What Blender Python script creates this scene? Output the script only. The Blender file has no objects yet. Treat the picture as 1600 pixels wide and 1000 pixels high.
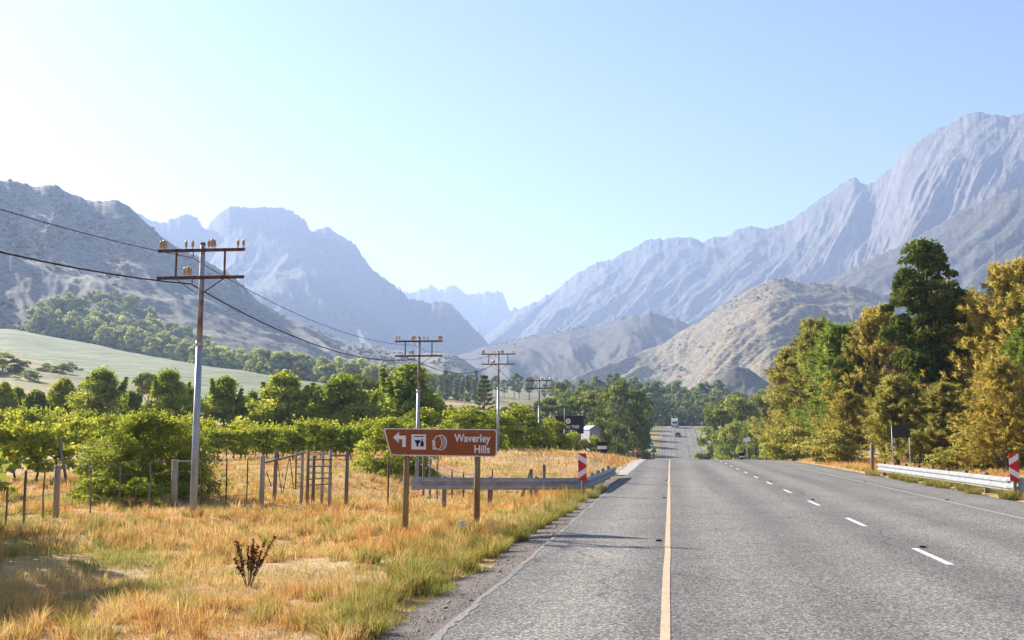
import bpy, math, random
import numpy as np
from mathutils import Vector, Matrix

# ------------------------------------------------------------------ camera, sky, sun, exposure
scene = bpy.context.scene
COL = scene.collection
F = 1650.0                                   # focal length in photo pixels (photo 1600 wide)
PITCH = math.atan(185 / F)
YAW = math.atan(247 / F * math.cos(PITCH))
CAMZ = 1.6
cam_d = bpy.data.cameras.new('camera')
cam_d.sensor_width = 36.0
cam_d.lens = 36.0 * F / 1600.0
cam_d.clip_start = 0.1
cam_d.clip_end = 60000
cam = bpy.data.objects.new('camera', cam_d)
cam.location = (0, 0, CAMZ)
cam.rotation_euler = (math.pi / 2 + PITCH, 0, YAW)
COL.objects.link(cam)
scene.camera = cam

SUN_AZ = math.radians(-56)                   # measured from the road direction (+Y) towards +X
SUN_EL = math.radians(27)
world = bpy.data.worlds.new('World')
scene.world = world
world.use_nodes = True
wn = world.node_tree
wn.nodes.clear()
sky = wn.nodes.new('ShaderNodeTexSky')
sky.sky_type = 'NISHITA'
sky.sun_disc = False
sky.sun_elevation = SUN_EL
sky.sun_rotation = SUN_AZ
sky.air_density = 1.0
sky.dust_density = 0.4
sky.ozone_density = 3.0
bg = wn.nodes.new('ShaderNodeBackground')
bg.inputs['Strength'].default_value = 0.05
wo = wn.nodes.new('ShaderNodeOutputWorld')
wn.links.new(sky.outputs[0], bg.inputs[0])
wn.links.new(bg.outputs[0], wo.inputs[0])

sun_d = bpy.data.lights.new('sun', 'SUN')
sun_d.energy = 5.0
sun_d.angle = math.radians(0.5)
sun_d.color = (1.0, 0.93, 0.82)
sun = bpy.data.objects.new('sun', sun_d)
to_sun = Vector((math.sin(SUN_AZ) * math.cos(SUN_EL), math.cos(SUN_AZ) * math.cos(SUN_EL), math.sin(SUN_EL)))
sun.rotation_euler = to_sun.to_track_quat('Z', 'Y').to_euler()
sun.location = (-40, 20, 60)
COL.objects.link(sun)

scene.view_settings.view_transform = 'Standard'
scene.view_settings.look = 'None'
scene.view_settings.exposure = 1.68
scene.view_settings.gamma = 1.0
scene.render.engine = 'CYCLES'
scene.cycles.use_denoising = True
scene.cycles.max_bounces = 6
scene.cycles.diffuse_bounces = 4
scene.cycles.glossy_bounces = 2
scene.cycles.transmission_bounces = 4
scene.cycles.transparent_max_bounces = 4
scene.cycles.volume_bounces = 1
HAZE_DENSITY = 1.5e-4

# ------------------------------------------------------------------ helpers
rng = np.random.default_rng(7)
cp, sp, cy, sy = math.cos(PITCH), math.sin(PITCH), math.cos(YAW), math.sin(YAW)
FWD = np.array([-sy * cp, cy * cp, sp])
RIGHT = np.array([cy, sy, 0.0])
UP = np.array([sy * sp, -cy * sp, cp])

def ray(px, py):
    return FWD + RIGHT * ((px - 800) / F) + UP * (-(py - 500) / F)

def at(px, py, Y):
    """point seen at a photo pixel, Y metres along the road"""
    d = ray(px, py)
    return np.array([0, 0, CAMZ]) + d * (Y / d[1])

def far(px, py, r):
    """point seen at a photo pixel, r metres of horizontal range away"""
    d = ray(px, py)
    return np.array([0, 0, CAMZ]) + d * (r / math.hypot(d[0], d[1]))

def hitz(px, py, z=0.0):
    d = ray(px, py)
    return np.array([0, 0, CAMZ]) + d * ((z - CAMZ) / d[2])

def sstep(t):
    t = np.clip(t, 0, 1)
    return t * t * (3 - 2 * t)

def _hash(ix, iy, seed):
    h = (ix.astype(np.int64) * 374761393 + iy.astype(np.int64) * 668265263 + seed * 1442695041) & 0xFFFFFFFF
    h = ((h ^ (h >> 13)) * 1274126177) & 0xFFFFFFFF
    h = (h ^ (h >> 16)) & 0xFFFFFF
    return h / float(0xFFFFFF)

def vnoise(x, y, seed=0):
    x = np.asarray(x, float); y = np.asarray(y, float)
    ix = np.floor(x); iy = np.floor(y)
    fx = x - ix; fy = y - iy
    fx = fx * fx * fx * (fx * (fx * 6 - 15) + 10); fy = fy * fy * fy * (fy * (fy * 6 - 15) + 10)
    a = _hash(ix, iy, seed); b = _hash(ix + 1, iy, seed)
    c = _hash(ix, iy + 1, seed); d = _hash(ix + 1, iy + 1, seed)
    return (a * (1 - fx) + b * fx) * (1 - fy) + (c * (1 - fx) + d * fx) * fy

def fbm(x, y, seed=0, octv=4, gain=0.5):
    s = 0; a = 1; n = 0
    for o in range(octv):
        s = s + a * vnoise(x * 2 ** o + 17.3 * o, y * 2 ** o - 9.1 * o, seed + o); n += a; a *= gain
    return s / n

def ridged(x, y, seed=0, octv=5, gain=0.5):
    s = 0; a = 1; n = 0
    for o in range(octv):
        s = s + a * (1 - np.abs(2 * vnoise(x * 2 ** o + 5.7 * o, y * 2 ** o + 3.3 * o, seed + o) - 1)); n += a; a *= gain
    return s / n

def np_mesh(name, verts, quads=None, tris=None, mat=None, smooth=False, attrs=None):
    verts = np.asarray(verts, np.float32)
    me = bpy.data.meshes.new(name)
    nq = 0 if quads is None else len(quads)
    nt = 0 if tris is None else len(tris)
    me.vertices.add(len(verts))
    me.vertices.foreach_set('co', verts.ravel())
    loops = []
    if nq: loops.append(np.asarray(quads, np.int32).ravel())
    if nt: loops.append(np.asarray(tris, np.int32).ravel())
    loops = np.concatenate(loops)
    me.loops.add(len(loops))
    me.loops.foreach_set('vertex_index', loops)
    starts = np.concatenate([np.arange(nq, dtype=np.int32) * 4, nq * 4 + np.arange(nt, dtype=np.int32) * 3])
    me.polygons.add(nq + nt)
    me.polygons.foreach_set('loop_start', starts.astype(np.int32))
    if smooth:
        me.polygons.foreach_set('use_smooth', np.ones(nq + nt, bool))
    for k, v in (attrs or {}).items():
        at_ = me.attributes.new(k, 'FLOAT', 'POINT')
        at_.data.foreach_set('value', np.asarray(v, np.float32))
    me.update(calc_edges=True)
    me.validate()
    if mat: me.materials.append(mat)
    return me

def link(name, me, parent=None, loc=None):
    o = bpy.data.objects.new(name, me)
    COL.objects.link(o)
    if parent is not None: o.parent = parent
    if loc is not None: o.location = [float(v) for v in loc]
    return o

def tag(o, label, cat, group=None):
    o['label'] = label; o['category'] = cat
    if group: o['group'] = group
    return o

def thing(name, label, cat, loc=(0, 0, 0), rotz=0.0, group=None):
    o = link(name, None, None, loc)
    o.rotation_euler = (0, 0, rotz)
    o.empty_display_size = 0.2
    return tag(o, label, cat, group)

def structure(o):
    o['kind'] = 'structure'; return o

class MB:
    """collects simple solids, then becomes one mesh"""
    def __init__(s): s.v = []; s.f = []
    def add(s, v, f):
        b = len(s.v); s.v += [tuple(map(float, p)) for p in v]; s.f += [tuple(b + i for i in q) for q in f]; return s
    def box(s, c, size, M=None):
        hx, hy, hz = [d / 2 for d in size]
        v = [Vector((x, y, z)) for x in (-hx, hx) for y in (-hy, hy) for z in (-hz, hz)]
        if M is not None: v = [M @ p for p in v]
        c = Vector([float(k) for k in c])
        return s.add([p + c for p in v], [(0, 1, 3, 2), (4, 6, 7, 5), (0, 4, 5, 1), (2, 3, 7, 6), (0, 2, 6, 4), (1, 5, 7, 3)])
    def bar(s, a, b, w, d=None, upv=(0, 0, 1)):
        """square section bar from a to b"""
        a = Vector([float(k) for k in a]); b = Vector([float(k) for k in b]); d = d or w
        t = (b - a).normalized(); u = Vector(upv)
        if abs(t.dot(u)) > 0.95: u = Vector((0, 1, 0))
        x = t.cross(u).normalized(); y = x.cross(t).normalized()
        v = []
        for p in (a, b):
            for i, j in ((-1, -1), (1, -1), (1, 1), (-1, 1)):
                v.append(p + x * (i * w / 2) + y * (j * d / 2))
        return s.add(v, [(3, 2, 1, 0), (4, 5, 6, 7), (0, 1, 5, 4), (1, 2, 6, 5), (2, 3, 7, 6), (3, 0, 4, 7)])
    def tube(s, pts, radii, n=8, cap=True):
        pts = [Vector([float(k) for k in p]) for p in pts]
        if not hasattr(radii, '__len__'): radii = [radii] * len(pts)
        v = []; f = []
        x = None
        for i, p in enumerate(pts):
            t = (pts[min(i + 1, len(pts) - 1)] - pts[max(i - 1, 0)]).normalized()
            if x is None:
                u = Vector((0, 0, 1)) if abs(t.z) < 0.9 else Vector((0, 1, 0))
                x = t.cross(u).normalized()
            else:
                x = (x - t * x.dot(t)).normalized()
            y = t.cross(x)
            for k in range(n):
                a = 2 * math.pi * k / n
                v.append(p + (x * math.cos(a) + y * math.sin(a)) * radii[i])
        for i in range(len(pts) - 1):
            for k in range(n):
                f.append((i * n + k, i * n + (k + 1) % n, (i + 1) * n + (k + 1) % n, (i + 1) * n + k))
        if cap:
            f.append(tuple(range(n - 1, -1, -1))); f.append(tuple((len(pts) - 1) * n + k for k in range(n)))
        return s.add(v, f)
    def prism(s, poly, y0, y1):
        """polygon in x,z extruded along y from y0 (front) to y1"""
        n = len(poly)
        v = [(p[0], y0, p[1]) for p in poly] + [(p[0], y1, p[1]) for p in poly]
        f = [tuple(range(n)), tuple(range(2 * n - 1, n - 1, -1))] + [(i, n + i, n + (i + 1) % n, (i + 1) % n) for i in range(n)]
        return s.add(v, f)
    def lathe(s, prof, c=(0, 0, 0), n=10):
        v = []; f = []
        for r, z in prof:
            for k in range(n):
                a = 2 * math.pi * k / n
                v.append((c[0] + r * math.cos(a), c[1] + r * math.sin(a), c[2] + z))
        for i in range(len(prof) - 1):
            for k in range(n):
                f.append((i * n + k, i * n + (k + 1) % n, (i + 1) * n + (k + 1) % n, (i + 1) * n + k))
        f.append(tuple(range(n - 1, -1, -1))); f.append(tuple((len(prof) - 1) * n + k for k in range(n)))
        return s.add(v, f)
    def mesh(s, name, mat, smooth=False):
        me = bpy.data.meshes.new(name)
        me.from_pydata(s.v, [], s.f)
        if smooth:
            me.polygons.foreach_set('use_smooth', np.ones(len(me.polygons), bool))
        me.update()
        if mat: me.materials.append(mat)
        return me
    def build(s, name, mat, parent=None, smooth=False, loc=None):
        return link(name, s.mesh(name, mat, smooth), parent, loc)

# ------------------------------------------------------------------ materials
def new_mat(name):
    m = bpy.data.materials.new(name); m.use_nodes = True
    nt = m.node_tree
    b = nt.nodes['Principled BSDF']
    b.inputs['Roughness'].default_value = 0.8
    if 'Specular IOR Level' in b.inputs: b.inputs['Specular IOR Level'].default_value = 0.25
    return m, nt, b

def N(nt, t, **kw):
    n = nt.nodes.new(t)
    for k, v in kw.items():
        if k in n.inputs.keys() if hasattr(n.inputs, 'keys') else False: n.inputs[k].default_value = v
        else: setattr(n, k, v)
    return n

def noise_n(nt, scale, detail=4, rough=0.55, vec=None, dist=0.0):
    n = nt.nodes.new('ShaderNodeTexNoise')
    n.inputs['Scale'].default_value = scale; n.inputs['Detail'].default_value = detail
    n.inputs['Roughness'].default_value = rough; n.inputs['Distortion'].default_value = dist
    if vec is not None: nt.links.new(vec, n.inputs['Vector'])
    return n.outputs[0]

def ramp_n(nt, fac, stops, interp='LINEAR'):
    r = nt.nodes.new('ShaderNodeValToRGB')
    r.color_ramp.interpolation = interp
    e = r.color_ramp.elements
    while len(e) < len(stops): e.new(0.5)
    for k, (p, c) in enumerate(stops):
        e[k].position = p; e[k].color = (*c, 1)
    nt.links.new(fac, r.inputs[0])
    return r.outputs[0]

def mix_n(nt, fac, a, b, mode='MIX'):
    m = nt.nodes.new('ShaderNodeMix'); m.data_type = 'RGBA'; m.blend_type = mode
    for sock, v in ((m.inputs[0], fac), (m.inputs[6], a), (m.inputs[7], b)):
        if isinstance(v, (int, float)): sock.default_value = v
        elif isinstance(v, tuple): sock.default_value = (*v, 1)
        else: nt.links.new(v, sock)
    return m.outputs[2]

def math_n(nt, op, a, b=0.0, clamp=False):
    m = nt.nodes.new('ShaderNodeMath'); m.operation = op; m.use_clamp = clamp
    for sock, v in ((m.inputs[0], a), (m.inputs[1], b)):
        if isinstance(v, (int, float)): sock.default_value = v
        else: nt.links.new(v, sock)
    return m.outputs[0]

def bump_n(nt, b, h, strength=0.4, dist=0.02):
    n = nt.nodes.new('ShaderNodeBump')
    n.inputs['Strength'].default_value = strength; n.inputs['Distance'].default_value = dist
    nt.links.new(h, n.inputs['Height']); nt.links.new(n.outputs[0], b.inputs['Normal'])

def pos_n(nt): return nt.nodes.new('ShaderNodeNewGeometry').outputs['Position']
def obj_n(nt): return nt.nodes.new('ShaderNodeTexCoord').outputs['Object']

def worn(name, c1, c2, scale=6, rough=0.75, metal=0.0, bump=0.2, stretch=None, lo=0.35, hi=0.65, c3=None):
    """two- or three-tone weathered surface"""
    m, nt, b = new_mat(name)
    v = obj_n(nt)
    if stretch:
        mp = nt.nodes.new('ShaderNodeMapping'); mp.inputs['Scale'].default_value = stretch
        nt.links.new(v, mp.inputs['Vector']); v = mp.outputs[0]
    n = noise_n(nt, scale, 6, 0.65, v)
    st = [(lo, c1), (hi, c2)]
    if c3: st.append((min(hi + 0.12, 1), c3))
    nt.links.new(ramp_n(nt, n, st), b.inputs['Base Color'])
    b.inputs['Roughness'].default_value = rough; b.inputs['Metallic'].default_value = metal
    if bump: bump_n(nt, b, n, bump, 0.01)
    return m

def leaf_mat(name, stops, trans=0.4, hue_rand=0.0, tcol=(1.25, 1.2, 0.7)):
    """foliage: colour by the per-leaf attribute 'rnd', part of the light passes through"""
    m = bpy.data.materials.new(name); m.use_nodes = True
    nt = m.node_tree; nt.nodes.clear()
    a = nt.nodes.new('ShaderNodeAttribute'); a.attribute_name = 'rnd'
    fac = a.outputs['Fac']
    if hue_rand:
        oi = nt.nodes.new('ShaderNodeObjectInfo')
        r = math_n(nt, 'MULTIPLY', math_n(nt, 'SUBTRACT', oi.outputs['Random'], 0.5), hue_rand)
        fac = math_n(nt, 'ADD', fac, r, True)
    c = ramp_n(nt, fac, stops)
    d = nt.nodes.new('ShaderNodeBsdfDiffuse'); nt.links.new(c, d.inputs[0])
    t = nt.nodes.new('ShaderNodeBsdfTranslucent')
    nt.links.new(mix_n(nt, 1.0, c, tcol, 'MULTIPLY'), t.inputs[0])
    mx = nt.nodes.new('ShaderNodeMixShader'); mx.inputs[0].default_value = trans
    nt.links.new(d.outputs[0], mx.inputs[1]); nt.links.new(t.outputs[0], mx.inputs[2])
    o = nt.nodes.new('ShaderNodeOutputMaterial'); nt.links.new(mx.outputs[0], o.inputs[0])
    return m

def plain(name, c, rough=0.6, metal=0.0):
    return worn(name, tuple(k * 0.88 for k in c), c, 9, rough, metal, 0.05)

M = {}
M['steel'] = worn('galvanised_steel', (0.24, 0.27, 0.31), (0.44, 0.47, 0.52), 5, 0.5, 0.25, 0.1, (1, 1, 0.25))
M['rail'] = worn('guardrail_steel', (0.22, 0.23, 0.24), (0.36, 0.365, 0.375), 3, 0.55, 0.15, 0.06)
M['rust'] = worn('rusted_iron', (0.06, 0.028, 0.016), (0.19, 0.085, 0.04), 14, 0.85, 0.1, 0.3)
M['polerust'] = worn('rust_streaked_steel', (0.15, 0.085, 0.06), (0.36, 0.36, 0.38), 5, 0.7, 0.15, 0.2, (1, 1, 0.3), 0.36, 0.54)
M['insul'] = worn('amber_glazed_porcelain', (0.40, 0.24, 0.08), (0.60, 0.45, 0.20), 12, 0.2)
M['wire'] = plain('dark_cable', (0.012, 0.011, 0.012), 0.6)
M['fwire'] = plain('grey_fence_wire', (0.20, 0.19, 0.18), 0.6)
M['wood'] = worn('weathered_wood', (0.12, 0.085, 0.06), (0.30, 0.24, 0.18), 10, 0.9, 0, 0.5, (1, 1, 0.12))
M['woodpale'] = worn('pale_weathered_wood', (0.28, 0.22, 0.17), (0.46, 0.39, 0.32), 10, 0.9, 0, 0.5, (1, 1, 0.12))
M['post'] = worn('treated_pine_post', (0.17, 0.10, 0.045), (0.36, 0.25, 0.12), 9, 0.85, 0, 0.5, (1, 1, 0.1))
M['brown'] = worn('sign_brown_paint', (0.25, 0.067, 0.016), (0.33, 0.09, 0.02), 3, 0.55, 0, 0.05)
M['white'] = plain('white_paint', (0.78, 0.77, 0.75), 0.55)
M['signwhite'] = plain('sign_white_sheeting', (0.80, 0.79, 0.78), 0.5)
M['black'] = plain('black_paint', (0.012, 0.012, 0.013), 0.6)
M['red'] = plain('red_sheeting', (0.62, 0.025, 0.02), 0.5)
M['grey'] = plain('grey_paint', (0.30, 0.30, 0.30), 0.6)
M['darkgreen'] = plain('dark_sign_back', (0.035, 0.045, 0.03), 0.7)
M['stone'] = worn('grey_stone', (0.20, 0.16, 0.12), (0.38, 0.33, 0.27), 3, 0.9, 0, 0.5)
M['cream'] = plain('cream_painted_stone', (0.80, 0.76, 0.66), 0.8)
M['greywall'] = plain('grey_washed_wall', (0.25, 0.26, 0.29), 0.8)
M['glass'] = plain('dark_window_glass', (0.03, 0.035, 0.04), 0.15)
M['rubber'] = plain('black_rubber', (0.015, 0.015, 0.015), 0.9)
M['carpaint'] = plain('dark_car_paint', (0.10, 0.11, 0.13), 0.3)
M['lampred'] = plain('tail_lamp_red', (0.4, 0.01, 0.01), 0.3)
M['roofblue'] = plain('pale_blue_roof', (0.30, 0.34, 0.41), 0.5)
M['bark'] = worn('grey_brown_bark', (0.07, 0.05, 0.035), (0.20, 0.15, 0.11), 5, 0.95, 0, 0.6, (1, 1, 0.2))
M['paleb'] = worn('pale_gum_bark', (0.17, 0.145, 0.12), (0.33, 0.29, 0.25), 3, 0.9, 0, 0.3, (1, 1, 0.2))
M['vinebark'] = worn('vine_bark', (0.05, 0.03, 0.022), (0.14, 0.085, 0.055), 8, 0.95, 0, 0.5)

M['leaf_vine'] = leaf_mat('vine_leaves', [(0.0, (0.08, 0.13, 0.03)), (0.45, (0.23, 0.29, 0.045)), (0.85, (0.44, 0.45, 0.08)), (1.0, (0.58, 0.42, 0.08))], 0.5, 0.3)
M['leaf_young'] = leaf_mat('young_tree_leaves', [(0.0, (0.11, 0.165, 0.045)), (0.5, (0.27, 0.33, 0.06)), (1.0, (0.54, 0.53, 0.11))], 0.52, 0.3)
M['leaf_bush'] = leaf_mat('bush_leaves', [(0.0, (0.09, 0.135, 0.03)), (0.5, (0.25, 0.29, 0.05)), (1.0, (0.50, 0.49, 0.11))], 0.5, 0.2)
M['leaf_gold'] = leaf_mat('golden_needles', [(0.0, (0.15, 0.135, 0.04)), (0.4, (0.37, 0.315, 0.08)), (0.75, (0.58, 0.465, 0.12)), (1.0, (0.72, 0.56, 0.19))], 0.52, 0.25, (1.15, 1.1, 0.85))
M['leaf_olive'] = leaf_mat('olive_needles', [(0.0, (0.12, 0.125, 0.04)), (0.4, (0.29, 0.28, 0.075)), (0.75, (0.47, 0.42, 0.12)), (1.0, (0.62, 0.50, 0.18))], 0.52, 0.25, (1.15, 1.1, 0.85))
M['leaf_green'] = leaf_mat('green_needles', [(0.0, (0.10, 0.145, 0.035)), (0.5, (0.25, 0.31, 0.06)), (1.0, (0.46, 0.48, 0.13))], 0.5, 0.2, (1.1, 1.12, 0.85))
M['leaf_dark'] = leaf_mat('dark_glossy_leaves', [(0.0, (0.045, 0.07, 0.02)), (0.5, (0.10, 0.135, 0.03)), (1.0, (0.27, 0.27, 0.07))], 0.35, 0.0, (1.1, 1.1, 0.8))
M['leaf_pine'] = leaf_mat('pine_needles', [(0.0, (0.079, 0.112, 0.040)), (0.5, (0.203, 0.247, 0.068)), (1.0, (0.473, 0.473, 0.135))], 0.3, 0.35)
M['leaf_gum'] = leaf_mat('gum_leaves', [(0.0, (0.097, 0.130, 0.070)), (0.5, (0.216, 0.270, 0.130)), (1.0, (0.475, 0.497, 0.259))], 0.3, 0.35)
M['leaf_hill'] = leaf_mat('hillside_leaves', [(0.0, (0.130, 0.156, 0.078)), (0.5, (0.312, 0.351, 0.143)), (1.0, (0.676, 0.676, 0.312))], 0.3, 0.3)
M['weed'] = leaf_mat('dead_dock', [(0.0, (0.07, 0.022, 0.012)), (1.0, (0.16, 0.06, 0.03))], 0.2)

# grass: straw and green by attributes
def grass_material():
    m = bpy.data.materials.new('dry_grass'); m.use_nodes = True
    nt = m.node_tree; nt.nodes.clear()
    a = nt.nodes.new('ShaderNodeAttribute'); a.attribute_name = 'rnd'
    g = nt.nodes.new('ShaderNodeAttribute'); g.attribute_name = 'grn'
    w = nt.nodes.new('ShaderNodeAttribute'); w.attribute_name = 'warm'
    straw = ramp_n(nt, a.outputs['Fac'], [(0, (0.38, 0.23, 0.07)), (0.5, (0.67, 0.45, 0.16)), (1, (0.84, 0.66, 0.34))])
    warm = ramp_n(nt, a.outputs['Fac'], [(0, (0.33, 0.14, 0.035)), (0.5, (0.58, 0.27, 0.07)), (1, (0.74, 0.43, 0.16))])
    green = ramp_n(nt, a.outputs['Fac'], [(0, (0.10, 0.14, 0.02)), (0.5, (0.24, 0.28, 0.045)), (1, (0.46, 0.46, 0.13))])
    c = mix_n(nt, g.outputs['Fac'], mix_n(nt, w.outputs['Fac'], straw, warm), green)
    d = nt.nodes.new('ShaderNodeBsdfDiffuse'); nt.links.new(c, d.inputs[0])
    t = nt.nodes.new('ShaderNodeBsdfTranslucent'); nt.links.new(c, t.inputs[0])
    mx = nt.nodes.new('ShaderNodeMixShader'); mx.inputs[0].default_value = 0.4
    nt.links.new(d.outputs[0], mx.inputs[1]); nt.links.new(t.outputs[0], mx.inputs[2])
    o = nt.nodes.new('ShaderNodeOutputMaterial'); nt.links.new(mx.outputs[0], o.inputs[0])
    return m
M['grass'] = grass_material()

def ground_material():
    m, nt, b = new_mat('dry_ground')
    p = pos_n(nt)
    n1 = noise_n(nt, 0.22, 5, 0.6, p); n2 = noise_n(nt, 3.5, 5, 0.7, p); n3 = noise_n(nt, 0.012, 4, 0.6, p)
    straw = ramp_n(nt, n2, [(0.3, (0.30, 0.185, 0.07)), (0.55, (0.46, 0.31, 0.13)), (0.75, (0.58, 0.43, 0.21))])
    soil = ramp_n(nt, n2, [(0.3, (0.28, 0.14, 0.065)), (0.7, (0.46, 0.26, 0.14))])
    c = mix_n(nt, ramp_n(nt, n1, [(0.46, (0, 0, 0)), (0.6, (1, 1, 1))]), straw, soil)
    scrub = ramp_n(nt, noise_n(nt, 0.05, 6, 0.7, p), [(0.4, (0.10, 0.11, 0.04)), (0.6, (0.30, 0.24, 0.12))])
    # far country is scrubby; straw verge and vineyard stay dry
    sx = nt.nodes.new('ShaderNodeVectorMath'); sx.operation = 'LENGTH'; nt.links.new(p, sx.inputs[0])
    farf = math_n(nt, 'MULTIPLY', math_n(nt, 'SUBTRACT', sx.outputs['Value'], 110.0), 1 / 160.0, True)
    farf = math_n(nt, 'MULTIPLY', farf, ramp_n(nt, n3, [(0.34, (0, 0, 0)), (0.46, (1, 1, 1))]))
    nt.links.new(mix_n(nt, farf, c, scrub), b.inputs['Base Color'])
    b.inputs['Roughness'].default_value = 0.95
    bump_n(nt, b, n2, 0.7, 0.06)
    return m
M['ground'] = ground_material()

def asphalt_material():
    m, nt, b = new_mat('worn_chip_seal')
    p = pos_n(nt)
    vo = nt.nodes.new('ShaderNodeTexVoronoi'); vo.inputs['Scale'].default_value = 55
    nt.links.new(p, vo.inputs['Vector'])
    sep = nt.nodes.new('ShaderNodeSeparateColor'); nt.links.new(vo.outputs['Color'], sep.inputs[0])
    chip = ramp_n(nt, sep.outputs[0], [(0.0, (0.055, 0.051, 0.047)), (0.35, (0.145, 0.135, 0.122)), (0.75, (0.24, 0.225, 0.203)), (1.0, (0.44, 0.41, 0.37))])
    fine = noise_n(nt, 28, 5, 0.75, p)
    c = mix_n(nt, 1.0, chip, ramp_n(nt, fine, [(0.3, (0.62, 0.62, 0.62)), (0.7, (1.3, 1.28, 1.25))]), 'MULTIPLY')
    # wheel tracks, patches and streaks along the road
    mp = nt.nodes.new('ShaderNodeMapping'); mp.inputs['Scale'].default_value = (0.75, 0.03, 1)
    nt.links.new(p, mp.inputs['Vector'])
    streak = noise_n(nt, 1.0, 5, 0.55, mp.outputs[0])
    c = mix_n(nt, 1.0, c, ramp_n(nt, streak, [(0.3, (0.80, 0.80, 0.82)), (0.7, (1.18, 1.17, 1.14))]), 'MULTIPLY')
    sx_ = nt.nodes.new('ShaderNodeSeparateXYZ'); nt.links.new(p, sx_.inputs[0])
    # wheel paths: two worn bands in each lane
    ph = math_n(nt, 'SINE', math_n(nt, 'MULTIPLY', math_n(nt, 'SUBTRACT', sx_.outputs[0], 0.45), 2 * math.pi / 1.75))
    c = mix_n(nt, 1.0, c, ramp_n(nt, math_n(nt, 'MULTIPLY_ADD', ph, 0.5), [(0.1, (0.86, 0.86, 0.87)), (0.9, (1.10, 1.10, 1.09))]), 'MULTIPLY')
    wv = noise_n(nt, 1.1, 4, 0.6, p)
    vmx = nt.nodes.new('ShaderNodeVectorMath'); vmx.operation = 'MULTIPLY_ADD'
    cmb = nt.nodes.new('ShaderNodeCombineXYZ'); nt.links.new(wv, cmb.inputs[0]); nt.links.new(wv, cmb.inputs[1])
    nt.links.new(cmb.outputs[0], vmx.inputs[0]); vmx.inputs[1].default_value = (0.9, 0.9, 0); nt.links.new(p, vmx.inputs[2])
    vc = nt.nodes.new('ShaderNodeTexVoronoi'); vc.feature = 'DISTANCE_TO_EDGE'; vc.inputs['Scale'].default_value = 0.22
    nt.links.new(vmx.outputs[0], vc.inputs['Vector'])
    crackmask = ramp_n(nt, noise_n(nt, 0.3, 2, 0.5, p), [(0.42, (0, 0, 0)), (0.5, (1, 1, 1))])
    crack = math_n(nt, 'MULTIPLY', ramp_n(nt, vc.outputs[0], [(0.0, (1, 1, 1)), (0.006, (0, 0, 0))]), crackmask)
    c = mix_n(nt, math_n(nt, 'MULTIPLY', crack, 0.75), c, (0.05, 0.047, 0.044))
    patch = noise_n(nt, 0.45, 4, 0.6, p)
    c = mix_n(nt, 1.0, c, ramp_n(nt, patch, [(0.35, (0.90, 0.89, 0.88)), (0.65, (1.08, 1.08, 1.09))]), 'MULTIPLY')
    nt.links.new(c, b.inputs['Base Color'])
    b.inputs['Roughness'].default_value = 0.85
    b.inputs['Specular IOR Level'].default_value = 0.2
    bump_n(nt, b, sep.outputs[1], 0.5, 0.008)
    return m
M['asphalt'] = asphalt_material()
M['asphalt_edge'] = worn('pale_asphalt_edge', (0.12, 0.11, 0.10), (0.34, 0.32, 0.29), 40, 0.9, 0, 0.5)
M['gravel'] = worn('shoulder_gravel', (0.075, 0.058, 0.048), (0.23, 0.185, 0.155), 30, 0.95, 0, 0.9)
M['apron'] = worn('pale_concrete', (0.33, 0.29, 0.26), (0.47, 0.43, 0.39), 2, 0.9, 0, 0.2)

def paint_material(name, col, under=(0.13, 0.12, 0.11), wear=0.42):
    m, nt, b = new_mat(name)
    p = pos_n(nt)
    n = noise_n(nt, 22, 6, 0.8, p)
    c = mix_n(nt, ramp_n(nt, n, [(wear - 0.08, (0, 0, 0)), (wear + 0.06, (1, 1, 1))]), under, col)
    c = mix_n(nt, 1.0, c, ramp_n(nt, noise_n(nt, 3, 4, 0.6, p), [(0.3, (0.85, 0.85, 0.85)), (0.7, (1.05, 1.05, 1.05))]), 'MULTIPLY')
    nt.links.new(c, b.inputs['Base Color'])
    return m
M['yellow'] = paint_material('faded_yellow_line', (0.58, 0.41, 0.26), (0.29, 0.25, 0.20), 0.43)
M['linewhite'] = paint_material('road_line_white', (0.62, 0.60, 0.57), wear=0.40)
M['linefaint'] = paint_material('worn_white_line', (0.42, 0.39, 0.36), wear=0.47)

def mountain_material(name, rock, scrub, dry, scale, bias=0.5, bush=True):
    m, nt, b = new_mat(name)
    p = pos_n(nt)
    g = nt.nodes.new('ShaderNodeNewGeometry')
    sepn = nt.nodes.new('ShaderNodeSeparateXYZ'); nt.links.new(g.outputs['Normal'], sepn.inputs[0])
    n1 = noise_n(nt, scale, 8, 0.7, p); n2 = noise_n(nt, scale * 4.3, 7, 0.72, p); n3 = noise_n(nt, scale * 14, 5, 0.7, p)
    rockc = mix_n(nt, 1.0, rock, ramp_n(nt, n2, [(0.3, (0.55, 0.55, 0.58)), (0.7, (1.4, 1.35, 1.3))]), 'MULTIPLY')
    vegf = math_n(nt, 'ADD', math_n(nt, 'MULTIPLY', n2, 0.6), math_n(nt, 'MULTIPLY', n1, 0.55))
    vegf = math_n(nt, 'ADD', vegf, math_n(nt, 'MULTIPLY', math_n(nt, 'SUBTRACT', sepn.outputs[2], 0.7), 0.5))
    veg = mix_n(nt, ramp_n(nt, n3, [(0.42, (0, 0, 0)), (0.56, (1, 1, 1))]), scrub, dry)
    c = mix_n(nt, ramp_n(nt, vegf, [(bias - 0.04, (0, 0, 0)), (bias + 0.05, (1, 1, 1))]), rockc, veg)
    nt.links.new(c, b.inputs['Base Color'])
    b.inputs['Roughness'].default_value = 0.95
    b.inputs['Specular IOR Level'].default_value = 0.1
    bump_n(nt, b, n2, 0.5, 0.004 / scale)
    return m
M['mt_left'] = mountain_material('scrub_hill', (0.31, 0.28, 0.265), (0.155, 0.148, 0.125), (0.28, 0.255, 0.205), 0.012, 0.52)
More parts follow.
